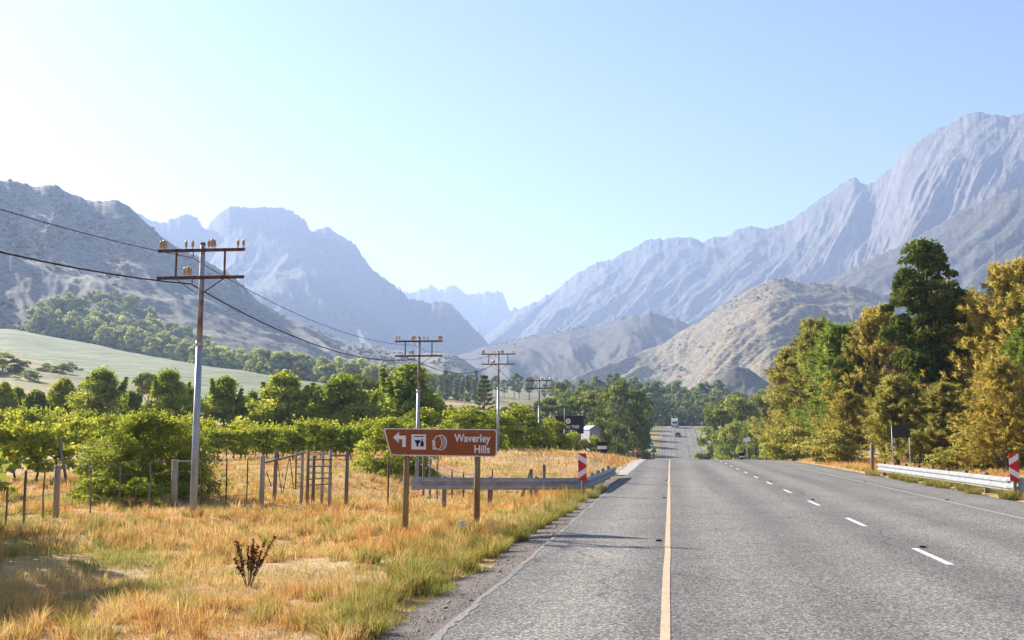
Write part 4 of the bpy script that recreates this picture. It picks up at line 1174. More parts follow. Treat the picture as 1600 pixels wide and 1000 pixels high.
stroke2(mb, ringpts(687, 692, 9.5, 11.2, 16, -1.75, 1.75), 1.4, -0.0168)
for zz in np.linspace(684.5, 699.5, 7): stroke2(mb, [sp_(690.5, zz), sp_(695.5 - abs(zz - 692) * .15, zz)], 0.9, -0.0172)
stroke2(mb, [sp_(675, 688), sp_(675.5, 702), sp_(682, 702)], 1.3, -0.0170)
stroke2(mb, [sp_(674, 690), sp_(678, 690), sp_(678, 702)], 1.1, -0.0175)
mb.build('barrel_pictogram', M['signwhite'], sg)
t1 = text_mesh('Waverley', 16.5 * K, M['signwhite'], 'RIGHT', 0.35 * K, 0.86)
a_ = sp_(764.5, 690.2); link('lettering', t1, sg, (a_[0], -0.019, a_[1]))
t2 = text_mesh('Hills', 16.5 * K, M['signwhite'], 'RIGHT', 0.35 * K, 0.86)
a_ = sp_(764.5, 706.8); link('lettering', t2, sg, (a_[0], -0.019, a_[1]))
for px, ppx in ((632, 0), (744, 1)):
    xx = (px - 686) * K
    gxz = gz(ctr[0] + xx, SY + 0.08)
    MB().tube([(xx, 0.075, gxz - 0.4), (xx + (0.0 if ppx == 0 else -0.012), 0.075, zb + 0.42)], [0.062, 0.055], 10).build('post', M['post'], sg, True)
bolt_me = MB().lathe([(0.011, 0), (0.011, 0.006), (0.006, 0.009)], n=8).mesh('bolt', M['steel'])
for bx_, bz_ in ((632, 675.5), (632, 708), (744, 675.5), (744, 709.3)):
    bb_ = link('bolt', bolt_me, sg, (sp_(bx_, bz_)[0], -0.0165, sp_(bx_, bz_)[1])); bb_.rotation_euler = (math.pi / 2, 0, 0)
for zz in (677, 706):
    mb = MB(); mb.bar((-0.95, 0.017, sp_(0, zz)[1]), (0.98, 0.017, sp_(0, zz)[1]), 0.03, 0.01, (0, 1, 0)); mb.build('back_rail', M['steel'], sg)

# ------------------------------------------------------------------ hazard markers (red and white chevrons)
def marker(px, Y, top, bot, base_z, label, direction):
    x = at(px, 700, Y)[0]; zt = at(px, top, Y)[2]; z0 = at(px, bot, Y)[2]
    w = 0.235; H = zt - z0
    o = thing('hazard_marker', label, 'marker', (x, Y, base_z), -0.05)
    zo = -base_z
    MB().box((0, 0.03, (zt + z0) / 2 + zo), (w, 0.01, H)).build('plate', M['red'], o)
    # white chevron bands
    n = 2; ph = H / n
    cut = lambda P_: P_
    for k in range(n):
        b = z0 + zo + k * ph + 0.16 * ph
        tw = 0.42 * ph; sl = 0.40 * ph
        s_ = direction if k == 0 else -direction
        if s_ > 0: poly = [(-w / 2, b), (w / 2, b + sl), (w / 2, b + sl + tw), (-w / 2, b + tw)]
        else: poly = [(-w / 2, b + sl), (w / 2, b), (w / 2, b + tw), (-w / 2, b + sl + tw)]
        MB().prism(poly, 0.021, 0.026).build('white_band', M['signwhite'], o)
    MB().tube([(0.01, 0.085, -0.3), (0.01, 0.085, zt + zo - 0.05)], 0.048, 10).build('post', M['wood'], o, True)
    return o
marker(909.5, 30.0, 708.5, 751, gz(-2.65, 30), 'red and white hazard marker at the bend of the left guardrail', 1)
marker(1583.5, 30.0, 708, 752, gz(9.7, 30), 'red and white hazard marker by the right guardrail end', -1)

# ------------------------------------------------------------------ guardrails
WB = [(0.0, 0.0), (0.0, 0.03), (-0.055, 0.065), (-0.055, 0.115), (0.0, 0.155), (0.0, 0.195), (-0.055, 0.235), (-0.055, 0.285), (0.0, 0.32), (0.0, 0.35)]
def beam(path, zb_, name='rail', hscale=1.0, taper=None):
    """W-beam extruded along a ground path; the corrugation faces the side to the right of travel"""
    v = []; f = []; th = 0.012
    n = len(WB)
    for i, (x, y) in enumerate(path):
        a = path[max(i - 1, 0)]; b = path[min(i + 1, len(path) - 1)]
        t = Vector((b[0] - a[0], b[1] - a[1], 0)).normalized(); nr = Vector((t.y, -t.x, 0))
        fl = 1 if taper is None else taper[i]
        for side in (0, th):
            for o_, z_ in WB:
                p = Vector((x, y, 0)) + nr * (-o_ * fl - side)
                v.append((p.x, p.y, zb_[i] + z_ * hscale))
    m_ = 2 * n
    for i in range(len(path) - 1):
        for k in range(n - 1):
            f.append((i * m_ + k, (i + 1) * m_ + k, (i + 1) * m_ + k + 1, i * m_ + k + 1))
            f.append((i * m_ + n + k, i * m_ + n + k + 1, (i + 1) * m_ + n + k + 1, (i + 1) * m_ + n + k))
        for k in (0, n - 1):
            f.append((i * m_ + k, i * m_ + n + k, (i + 1) * m_ + n + k, (i + 1) * m_ + k))
    for i in (0, len(path) - 1):
        for k in range(n - 1): f.append((i * m_ + k, i * m_ + k + 1, i * m_ + n + k + 1, i * m_ + n + k))
    return MB().add(v, f).mesh(name, M['rail'])
def rail_post(o, x, y, zt):
    mb = MB(); mb.tube([(x, y, gz(x, y) - 0.3), (x, y, zt)], 0.075, 8)
    mb.build('post', M['wood'], o, True)
gl = thing('guardrail', 'grey steel guardrail bending round the side road at left', 'guardrail')
XL = at(655, 757, 31)[0]
path = [(XL + (-3.6 - XL) * t, 31.2) for t in np.linspace(0, 1, 12)]
for a in np.linspace(0, 1, 8)[1:]:
    path.append((-3.6 + 1.15 * math.sin(a * 1.45), 31.2 + 1.25 * (1 - math.cos(a * 1.45))))
path += [(-2.42, 34.5), (-2.36, 37), (-2.30, 40.5), (-2.26, 44)]
zb_ = [0.09] * len(path)
link('rail', beam(path, zb_), gl)
for i in (2, 6, 10): rail_post(gl, path[i][0], path[i][1] + 0.10, 0.47)
for y in (34.5, 37.2, 40, 43.6): rail_post(gl, -2.52, y, 0.48)
mb = MB(); mb.box((XL - 0.14, 31.2, 0.26), (0.30, 0.012, 0.40)); mb.build('end_plate', M['rail'], gl)
gr_ = thing('guardrail', 'pale steel guardrail along the right verge under the needle trees', 'guardrail')
pr = [(9.05, y) for y in np.linspace(48.8, 30.5, 14)]
zr_ = list(np.linspace(0.16, 0.20, 14))
link('rail', beam(pr, zr_), gr_)
for y in np.linspace(48.2, 31, 9): rail_post(gr_, 9.19, y, 0.60)
pe = [(9.05, 30.5), (9.08, 30.25), (9.16, 30.05), (9.28, 29.95), (9.42, 29.92), (9.62, 29.92)]
link('end_wing', beam(pe, [0.2, 0.19, 0.18, 0.17, 0.16, 0.16], 'end_wing', 1.12, [1, 0.7, 0.35, 0.15, 0.08, 0.05]), gr_)

# ------------------------------------------------------------------ near fence on the left
fn = thing('wire_fence', 'old wire fence with wooden posts and thin stakes along the left verge', 'fence')
fpts = []
def stake(px, base_py, top_py, r, mat, nm, Y=None):
    p = hitz(px, base_py, 0.0) if Y is None else at(px, base_py, Y)
    z0 = gz(p[0], p[1]); zt = at(px, top_py, p[1])[2]
    lean = rng.normal() * 0.02
    mb = MB()
    if nm == 'post': mb.tube([(p[0], p[1], z0 - 0.3), (p[0] + lean, p[1], zt - 0.02), (p[0] + lean, p[1], zt)], [r, r * 0.97, r * 0.85], 10)
    else: mb.tube([(p[0], p[1], z0 - 0.2), (p[0] + lean * 2, p[1], (z0 + zt) / 2), (p[0] + lean, p[1], zt)], r, 6)
    mb.build(nm, M[mat], fn, nm == 'post')
    return (p[0], p[1], z0, zt)
row = []
for px, b, t, r, m_, nm in [(-40, 830, 730, 0.02, 'wood', 'stake'), (8, 824, 760, 0.018, 'wood', 'stake'), (37, 822, 735, 0.026, 'wood', 'stake'), (68, 815, 736, 0.018, 'wood', 'stake'), (87, 812, 727, 0.062, 'woodpale', 'post'),
                            (142, 800, 728, 0.02, 'wood', 'stake'), (186, 787, 722, 0.022, 'wood', 'stake'), (231, 786, 722, 0.02, 'wood', 'stake'), (272, 783, 718, 0.085, 'woodpale', 'post'),
                            (315, 786, 718, 0.018, 'rust', 'stake'), (352, 781, 716, 0.02, 'rust', 'stake'), (385, 777, 716, 0.018, 'rust', 'stake')]:
    row.append(stake(px, b, t, r, m_, nm))
cp_ = stake(409, 776, 712, 0.07, 'woodpale', 'post'); row.append(cp_)
for h in (0.25, 0.5, 0.75, 0.97):
    mb = MB(); mb.tube([(x, y - 0.03, z0 + (zt - z0) * h + 0.01 * rng.normal()) for x, y, z0, zt in row], 0.0045, 4)
    mb.build('wire', M['fwire'], fn)

# wooden stile and strainer posts at the fence corner
st = thing('wooden_stile', 'weathered wooden stile with ladder rungs and strainer posts at the fence corner', 'stile')
SYY = 30.0
def wp(px, py, Y=SYY): return at(px, py, Y)
def spost(px, b, t, r, mat='wood', Y=SYY):
    p = wp(px, b, Y); z0 = gz(p[0], Y); zt = wp(px, t, Y)[2]
    MB().tube([(p[0], Y, z0 - 0.3), (p[0] + 0.01, Y, zt)], [r, r * 0.92], 9).build('post', M[mat], st, True)
for px, b, t, r, m_, Y in [(429, 772, 706, 0.06, 'wood', 29.0), (471, 768, 704, 0.05, 'woodpale', 30), (480, 766, 704, 0.05, 'wood', 30.6), (489, 765, 712, 0.055, 'wood', 31), (503, 762, 706, 0.05, 'woodpale', 31.2),
                           (515, 767, 703, 0.055, 'woodpale', 30), (541, 763, 705, 0.062, 'wood', 30.5)]:
    spost(px, b, t, r, m_, Y)
def srail(pa, pb, w, mat='wood', Ya=SYY, Yb=SYY, nm='rail'):
    MB().bar(wp(*pa, Ya), wp(*pb, Yb), w, w * 0.8).build(nm, M[mat], st)
srail((413, 723), (474, 708), 0.07, 'wood', 28.4, 30)
srail((515, 712), (541, 712), 0.07, 'wood', 30, 30.5)
srail((482, 705), (518, 710), 0.05, 'woodpale')
for zz in (719, 729, 739, 749, 758): srail((481, zz), (519, zz - 1 + rng.normal()), 0.042, 'wood', 29.9, 29.9, 'rung')
for zz in (706, 718, 729, 740, 753): srail((461, zz), (474, zz + 1), 0.04, 'woodpale', 29.8, 29.8, 'rung')
srail((463, 704), (462, 765), 0.04, 'wood', 29.8, 29.8, 'ladder_side')
for pa, pb in (((416, 735), (424, 760)), ((434, 722), (440, 770)), ((452, 715), (442, 770)), ((453, 716), (459, 766))):
    MB().tube([wp(*pa, 29.5), wp(*pb, 29.5)], 0.012, 5).build('stay_wire', M['rust'], st)

# thin pale handrail behind the sign and dark posts behind the left guardrail
hr = thing('pipe_handrail', 'pale pipe handrail sloping down behind the brown sign', 'handrail')
hp = [(668, 712), (690, 727), (706, 736), (724, 739), (742, 742)]
for off in (0, 13):
    MB().tube([at(px, py + off * (1 if k < 3 else 0.75), 38) for k, (px, py) in enumerate(hp)], 0.02, 6).build('pipe', M['white'], hr)
for px, t in ((683, 722), (706, 735), (724, 738), (741, 741)):
    p = at(px, t, 38); MB().tube([(p[0], 38.03, gz(p[0], 38) - 0.2), (p[0], 38.03, p[2] + 0.03)], 0.028, 6).build('post', M['rust'], hr)
for px, t, b, Y, r, lab in [(829, 733, 752, 36, 0.07, 'dark braced timber post behind the left guardrail'), (849.5, 726, 752, 36, 0.06, 'taller dark timber post behind the left guardrail'),
                         (662, 710, 752, 40, 0.05, 'dark timber post behind the sign, by the second pole'), (672, 714, 750, 39, 0.045, 'grey post behind the sign, top of the pipe handrail'),
                         (769, 733, 752, 38, 0.025, 'thin rusty stake behind the guardrail, right of the sign'), (607, 712, 762, 33, 0.03, 'thin rusty stake left of the sign posts')]:
    p = at(px, t, Y); z0 = gz(p[0], Y)
    o = thing('timber_post', lab, 'post', (p[0], Y, z0))
    MB().tube([(0, 0, -0.3), (0.01, 0, p[2] - z0)], [r, r * .95], 8).build('shaft', M['wood' if r > .04 else 'rust'], o, True)
    if px == 829: MB().tube([(-0.42, 0, -0.1), (0, 0, p[2] - z0 - 0.08)], 0.055, 8).build('brace', M['wood'], o, True)
p = ground_at(722, 18.0)
o = MB().prism([(-0.07, -0.05), (0.065, -0.05), (0.06, 0.2), (0.02, 0.24), (-0.068, 0.22)], -0.04, 0.04).build('marker_stone', M['cream'], None, False, p)
tag(o, 'small white marker stone in the grass at the foot of the sign', 'stone')

# ------------------------------------------------------------------ boards and signs in the middle distance
bY = 122.0
b0 = at(868, 650, bY); b1 = at(912, 677.5, bY)
bw = b1[0] - b0[0]; bh = b0[2] - b1[2]
z0 = gz((b0[0] + b1[0]) / 2, bY)
bl = thing('billboard', 'large black billboard with round pale emblem beside the pole line', 'billboard', ((b0[0] + b1[0]) / 2, bY, z0))
zc_ = (b0[2] + b1[2]) / 2 - z0
MB().box((0, 0, zc_), (bw, 0.12, bh)).build('board', M['black'], bl)
em = MB().prism([(-0.05 * bw + 0.30 * math.cos(a), zc_ + 0.42 + 0.30 * math.sin(a)) for a in np.linspace(0, 2 * math.pi, 20, endpoint=False)], -0.075, -0.061).build('emblem', M['signwhite'], bl)
MB().prism([(-0.05 * bw + 0.11 * math.cos(a), zc_ + 0.42 + 0.11 * math.sin(a)) for a in np.linspace(0, 2 * math.pi, 12, endpoint=False)], -0.083, -0.074).build('emblem_centre', M['grey'], em)
link('lettering', text_mesh('IRON TREE', 0.46, M['signwhite'], 'CENTER', 0.012, 0.9), bl, (0.10, -0.068, zc_ - 0.38))
for k, (w_, dz) in enumerate(((1.5, 0.60), (1.1, 0.74))): MB().box((0.10, -0.064, zc_ - dz), (w_, 0.004, 0.06)).build('caption_line', M['grey'], bl)
for sx in (-1, 1):
    MB().tube([(sx * bw * 0.36, 0.13, -0.3), (sx * bw * 0.36, 0.13, zc_ + bh / 2)], 0.07, 8).build('post', M['black'], bl, True)
    fl = MB().tube([(sx * bw * 0.47, 0.07, zc_ + bh / 2 - 0.3), (sx * bw * 0.47, 0.07, zc_ + bh / 2 + 0.4), (sx * bw * 0.47, -0.25, zc_ + bh / 2 + 0.5)], 0.03, 6).build('floodlight_arm', M['steel'], bl)
    MB().box((sx * bw * 0.47, -0.3, zc_ + bh / 2 + 0.46), (0.28, 0.2, 0.16)).build('floodlight', M['white'], fl)
# small black board with pale bands
sY = 74.0
a = at(932.5, 690, sY); b = at(949, 712, sY); xm = (a[0] + b[0]) / 2; z0 = gz(xm, sY)
so = thing('name_board', 'small black board with pale bands beside the entrance apron', 'sign', (xm, sY, z0))
w_ = b[0] - a[0]; zt = a[2] - z0; zl = b[2] - z0
MB().box((0, 0, (zt + zl) / 2), (w_, 0.08, zt - zl)).build('board', M['black'], so)
MB().box((0, -0.045, zt - (zt - zl) * 0.42), (w_ * 0.92, 0.008, (zt - zl) * 0.24)).build('pale_band', M['signwhite'], so)
MB().box((0, -0.045, zl + (zt - zl) * 0.10), (w_ * 0.86, 0.008, (zt - zl) * 0.17)).build('grey_band', M['grey'], so)
MB().tube([(0, 0.06, -0.3), (0, 0.06, zl + 0.2)], 0.04, 8).build('post', M['black'], so, True)
# board on two posts at right
rY = 58.0
a = at(1393, 664, rY); b = at(1422, 684, rY); xm = (a[0] + b[0]) / 2; z0 = gz(xm, rY)
ro = thing('road_sign_back', 'dark sign board on two thin posts behind the right guardrail', 'sign', (xm, rY, z0))
w_ = b[0] - a[0]; zt = a[2] - z0; zl = b[2] - z0
MB().box((0, 0, (zt + zl) / 2), (w_, 0.02, zt - zl)).build('board', M['darkgreen'], ro)
for sx in (-1, 1): MB().tube([(sx * w_ * 0.48, 0.045, -0.3), (sx * w_ * 0.48, 0.045, zt)], 0.032, 8).build('post', M['steel'], ro, True)
p = at(1362, 694, 52); z0 = gz(p[0], 52)
o = thing('timber_post', 'stout timber post at the far end of the right guardrail', 'post', (p[0], 52, z0))
MB().tube([(0, 0, -0.3), (0.01, 0, p[2] - z0)], [0.085, 0.08], 9).build('shaft', M['wood'], o, True)
# wooden pallet leaning by the trees
p = at(1437, 712, 62); z0 = gz(p[0], 62)
pa = thing('wooden_pallet', 'pale wooden pallet standing under the trees right of the dark sign board', 'pallet', (p[0], 62, z0), 0.25)
pa.rotation_euler = (-0.15, 0, 0.25)
for k in range(5): MB().box((0, 0, 0.10 + k * 0.17), (0.62, 0.02, 0.085)).build('slat', M['woodpale'], pa)
for sx in (-1, 0, 1): MB().box((sx * 0.27, 0.05, 0.43), (0.07, 0.075, 0.9)).build('bearer', M['woodpale'], pa)
# small white board, low wall, striped box beyond the crest on the right
p = at(1167, 687, 140); z0 = gz(p[0], 140)
o = thing('notice_board', 'small white board under the trees right of the far road', 'sign', (p[0], 140, z0))
MB().box((0, 0, p[2] - z0), (0.85, 0.05, 0.5)).build('board', M['white'], o)
MB().tube([(0, 0.06, -0.3), (0, 0.06, p[2] - z0 + 0.2)], 0.04, 6).build('post', M['steel'], o)
p = at(1138, 712, 92)
lw = thing('stone_wall', 'low stone kerb wall at the road crest on the right', 'wall', (p[0] + 4.0, 96, gz(p[0] + 4, 96) - 0.1))
wr_ = np.random.default_rng(5)
for k in range(9):
    for j in range(2):
        MB().prism(rounded([(-0.17, -0.09), (0.17, -0.09), (0.17, 0.09), (-0.17, 0.09)], 0.03, 3), -0.14, 0.14).build('stone', M['stone'], lw, False,
                  (-1.5 + k * 0.37 + (0.15 if j else 0), wr_.normal() * 0.02, 0.12 + j * 0.19))
p = ground_at(1156, 95)
o = thing('striped_box', 'small black and white box at the crest beside the low stone wall', 'box', p)
MB().box((0, 0, 0.45), (0.5, 0.4, 0.5)).build('case', M['black'], o); MB().box((0, -0.21, 0.38), (0.46, 0.01, 0.14)).build('white_stripe', M['white'], o)
MB().box((0, 0, 0.09), (0.3, 0.3, 0.24)).build('foot', M['grey'], o)
# triangular warning sign and its neighbour at the entrance
for px, py, Y, lab in [(1018.5, 708, 100, 'small triangular warning sign at the left of the crest'), (993, 704, 95, 'small pale red-edged triangular sign by the entrance apron')]:
    p = at(px, py, Y); z0 = gz(p[0], Y)
    o = thing('warning_sign', lab, 'sign', (p[0], Y, z0)); zc_ = p[2] - z0
    MB().prism([(-0.30, zc_ - 0.2), (0.30, zc_ - 0.2), (0, zc_ + 0.32)], -0.01, 0.01).build('border', M['black'] if px > 1000 else M['red'], o)
    MB().prism([(-0.18, zc_ - 0.13), (0.18, zc_ - 0.13), (0, zc_ + 0.18)], -0.02, -0.011).build('white_face', M['signwhite'], o)
    MB().tube([(0, 0.045, -0.3), (0, 0.045, zc_ + 0.15)], 0.03, 6).build('post', M['steel'], o)
# pale farm building behind the bushes
p = ground_at(921, 150); z0 = p[2]
p = ground_at(922, 160); z0 = p[2]
hb = thing('farm_building', 'pale blue-white farm building beside the black billboard', 'building', p, 0.35); hb.scale = (0.62, 0.7, 1)
ez = at(921, 672, 160)[2] - z0; rz_ = at(921, 666, 160)[2] - z0
MB().box((0, 0, ez / 2), (2.6, 7, ez)).build('wall', M['greywall'], hb)
rf_ = MB(); rf_.prism([(-1.5, ez), (0, rz_), (1.5, ez), (1.5, ez + 0.1), (0, rz_ + 0.12), (-1.5, ez + 0.1)], -3.8, 3.8); rf_.build('roof', M['roofblue'], hb)
MB().prism([(-1.28, ez - 0.01), (1.28, ez - 0.01), (0, rz_ - 0.02)], -3.48, 3.48).build('gable', M['greywall'], hb)
for sx in (-0.6, 0.6):
    wdw = MB().box((sx, -3.52, ez * 0.72), (0.6, 0.06, 0.8)).build('window', M['grey'], hb); MB().box((sx, -3.56, ez * 0.72), (0.46, 0.03, 0.66)).build('pane', M['glass'], wdw)

# ------------------------------------------------------------------ vehicles on the far climb
def wheel(o, x, y, r, w=0.2):
    t = MB(); n = 14
    t.tube([(x - w / 2, y, r), (x + w / 2, y, r)], r, n); wh = t.build('wheel', M['rubber'], o, True)
    MB().tube([(x - w / 2 - 0.01, y, r), (x + w / 2 + 0.01, y, r)], r * 0.55, 10).build('rim', M['steel'], wh)
ty = 388.0
slope = math.atan2(float(zroad(ty + 2) - zroad(ty - 2)), 4)
tr_ = thing('delivery_truck', 'white box truck at the top of the far road climb', 'truck', (1.75, ty, float(zroad(ty)) + 0.01)); tr_.rotation_euler = (slope, 0, 0)
MB().box((0, 0.8, 1.95), (2.3, 5.0, 2.3)).build('cargo_box', M['white'], tr_)
cb = MB(); cb.prism([(-1.05, 0.55), (1.05, 0.55), (1.05, 1.7), (0.95, 2.5), (-0.95, 2.5), (-1.05, 1.7)], -3.5, -1.75); cab = cb.build('cab', M['white'], tr_)
MB().box((0, -3.515, 1.95), (1.75, 0.03, 0.6)).build('windscreen', M['glass'], cab)
MB().box((0, -3.53, 0.65), (2.1, 0.12, 0.28)).build('bumper', M['black'], cab)
for sx in (-1, 1): MB().box((sx * 0.8, -3.54, 0.95), (0.3, 0.06, 0.18)).build('headlight', M['signwhite'], cab)
MB().box((0, 0.1, 0.62), (0.9, 6.2, 0.24)).build('chassis', M['black'], tr_)
for sx in (-0.95, 0.95):
    for yy in (-2.6, 2.2): wheel(tr_, sx, yy, 0.45, 0.28)
cyy = 350.0
slope = math.atan2(float(zroad(cyy + 2) - zroad(cyy - 2)), 4)
ca = thing('car', 'dark car climbing the far road below the truck', 'car', (2.55, cyy, float(zroad(cyy)) + 0.01)); ca.rotation_euler = (slope, 0, 0)
prof = [(-2.05, 0.35), (-2.1, 0.75), (-1.95, 0.95), (1.2, 1.0), (2.0, 0.85), (2.1, 0.5), (2.0, 0.3)]
mbb = MB(); mbb.add([(-0.86, y, z) for y, z in prof] + [(0.86, y, z) for y, z in prof],
                    [tuple(range(7)), tuple(range(13, 6, -1))] + [(i, 7 + i, 7 + (i + 1) % 7, (i + 1) % 7) for i in range(7)])
body = mbb.build('body', M['carpaint'], ca)
pc = [(-1.85, 0.96), (-1.5, 1.42), (0.1, 1.45), (0.95, 1.0)]
mbb = MB(); mbb.add([(-0.8, pc[0][0], pc[0][1]), (-0.66, pc[1][0], pc[1][1]), (-0.66, pc[2][0], pc[2][1]), (-0.8, pc[3][0], pc[3][1]),
                     (0.8, pc[0][0], pc[0][1]), (0.66, pc[1][0], pc[1][1]), (0.66, pc[2][0], pc[2][1]), (0.8, pc[3][0], pc[3][1])],
                    [(0, 1, 2, 3), (7, 6, 5, 4), (0, 4, 5, 1), (1, 5, 6, 2), (2, 6, 7, 3)])
cabn = mbb.build('cabin', M['carpaint'], ca)
MB().bar((0, -1.80, 1.03), (0, -1.55, 1.36), 1.25, 0.02, (0, 1, 0)).build('rear_window', M['glass'], cabn)
for sx in (-1, 1): MB().box((sx * 0.68, -2.09, 0.78), (0.26, 0.05, 0.16)).build('tail_light', M['lampred'], body)
MB().box((0, -2.12, 0.55), (0.5, 0.02, 0.12)).build('number_plate', M['white'], body)
for sx in (-0.8, 0.8):
    for yy in (-1.3, 1.3): wheel(ca, sx, yy, 0.31)

# road studs beside the lines
stud_me = MB().prism([(-0.05, 0), (0.05, 0), (0.038, 0.018), (-0.038, 0.018)], -0.05, 0.05).mesh('road_stud', M['black'])
for x, y in [(-0.20, 17.0), (-0.17, 41.0), (3.66, 16.6), (3.66, 28.8), (3.66, 40.6), (7.10, 29.2), (7.10, 41.0), (-0.18, 29.1)]:
    o = link('road_stud', stud_me, None, (x, y, float(zroad(y)) + 0.006))
    where = 'yellow left edge line' if x < 1 else ('dashed centre line' if x < 5 else 'faint right edge line')
    nearw = {17.0: 'nearest', 16.6: 'nearest', 28.8: 'second nearest', 29.1: 'second nearest', 29.2: 'nearest', 40.6: 'farthest', 41.0: 'farthest'}[y]
    tag(o, f'{nearw} dark road stud beside the {where}', 'road stud', 'road studs')

# ------------------------------------------------------------------ dead dock weed and green tufts
def weed(px, Y, h, lab):
    p = ground_at(px, Y)
    g = np.random.default_rng(int(px))
    o = thing('dock_weed', lab, 'weed', p)
    for k in range(11):
        a = g.uniform(0, 6.28); L = h * g.uniform(0.5, 1.0); sp2 = 0.08 + 0.26 * g.random()
        tip = np.array([math.cos(a) * sp2, math.sin(a) * sp2 * .5, L])
        stm = MB().tube([(0.02 * math.cos(a), 0, -0.03), tip * .55, tip], [0.005, 0.004, 0.003], 4).build('stem', M['vinebark'], o)
        n = 110; t = g.uniform(0.4, 1.0, n)
        c = tip[None] * t[:, None] + g.normal(size=(n, 3)) * 0.011
        pp, qq, rr = leaves(c, unit(g.normal(size=(n, 3))), 0.012, 0.010, g.random(n), g)
        link('seed_head', np_mesh('seed_head', pp, qq, mat=M['weed'], attrs={'rnd': rr}), stm)
weed(397, 11.9, 0.56, 'dark brown dead dock weed standing in the pale grass of the verge')

def blades(base, h, w, lean, az, rnd, grn, warm, g):
    n = len(base)
    d = np.stack([np.cos(az), np.sin(az), np.zeros(n)], -1)
    s = np.stack([-np.sin(az), np.cos(az), np.zeros(n)], -1)
    tw = g.uniform(-1.2, 1.2, n); s = s * np.cos(tw)[:, None] + d * np.sin(tw)[:, None]
    hh = h[:, None]; ww = w[:, None]; ll = lean[:, None]
    up = np.array([0, 0, 1.0])
    v0 = base - s * ww; v1 = base + s * ww
    mpt = base + up * hh * 0.58 + d * ll * hh * 0.32
    v2 = mpt + s * ww * 0.75; v3 = mpt - s * ww * 0.75
    tip = base + up * hh * (1 - 0.25 * ll) + d * ll * hh
    V = np.stack([v0, v1, v2, v3, tip], 1).reshape(-1, 3)
    i = np.arange(n) * 5
    Q = np.stack([i, i + 1, i + 2, i + 3], -1); T = np.stack([i + 3, i + 2, i + 4], -1)
    return V, Q, T, dict(rnd=np.repeat(rnd, 5), grn=np.repeat(grn, 5), warm=np.repeat(warm, 5))

tuft_me = []
for i in range(4):
    g = np.random.default_rng(400 + i); n = 420
    r = 0.16 * np.sqrt(g.random(n)); a = g.uniform(0, 6.28, n)
    base = np.stack([r * np.cos(a), r * np.sin(a), np.full(n, -0.02)], -1)
    V_, Q_, T__, A_ = blades(base, g.uniform(0.14, 0.40, n), np.full(n, 0.0032), g.uniform(0.15, 0.9, n), a + g.normal(size=n) * .5, g.random(n), np.clip(0.75 + 0.3 * g.normal(size=n), 0, 1), g.random(n), g)
    tuft_me.append(np_mesh('blades', V_, Q_, T__, M['grass'], attrs=A_))
tg = np.random.default_rng(410)
tpos = [(645, 918, 1.1), (590, 945, .8), (555, 965, .8), (620, 900, .7), (697, 893, .75), (712, 882, .95), (762, 862, .9), (742, 868, .7), (800, 838, .9), (826, 826, .8), (850, 812, .9), (872, 800, 1.), (893, 790, .9), (905, 778, 1.), (790, 845, .6),
        (668, 905, .6), (925, 772, 1.0), (940, 762, .9), (610, 930, .9), (575, 985, .9), (520, 990, .7), (655, 895, .8), (730, 885, .7), (780, 855, .8), (815, 838, .7), (838, 818, .9), (862, 806, .8), (885, 795, .9), (750, 850, .8), (690, 905, .5)]
for i, (px, py, s) in enumerate(tpos):
    p = hitz(px, py + 8, -0.05)
    o = link('grass_tuft', tuft_me[i % 4], None, (p[0], p[1], gz(p[0], p[1]))); o.rotation_euler = (0, 0, tg.uniform(0, 6.28)); o.scale = (s, s, s * tg.uniform(.9, 1.15))
    tag(o, 'green grass tuft on the gravel edge of the left verge', 'grass tuft', 'green tufts along the left road edge')
for i in range(12):
    y = np.interp(i, [0, 11], [29.5, 49]) + tg.normal() * .4
    x = 8.98 + tg.uniform(-0.05, 0.35)
    o = link('grass_tuft', tuft_me[i % 4], None, (x - .25, y, gz(x, y))); o.rotation_euler = (0, 0, tg.uniform(0, 6.28)); s = tg.uniform(.7, 1.2); o.scale = (s * 1.3, s * 1.3, s)
    tag(o, 'green grass tuft growing along the foot of the right guardrail', 'grass tuft', 'green tufts under the right guardrail')

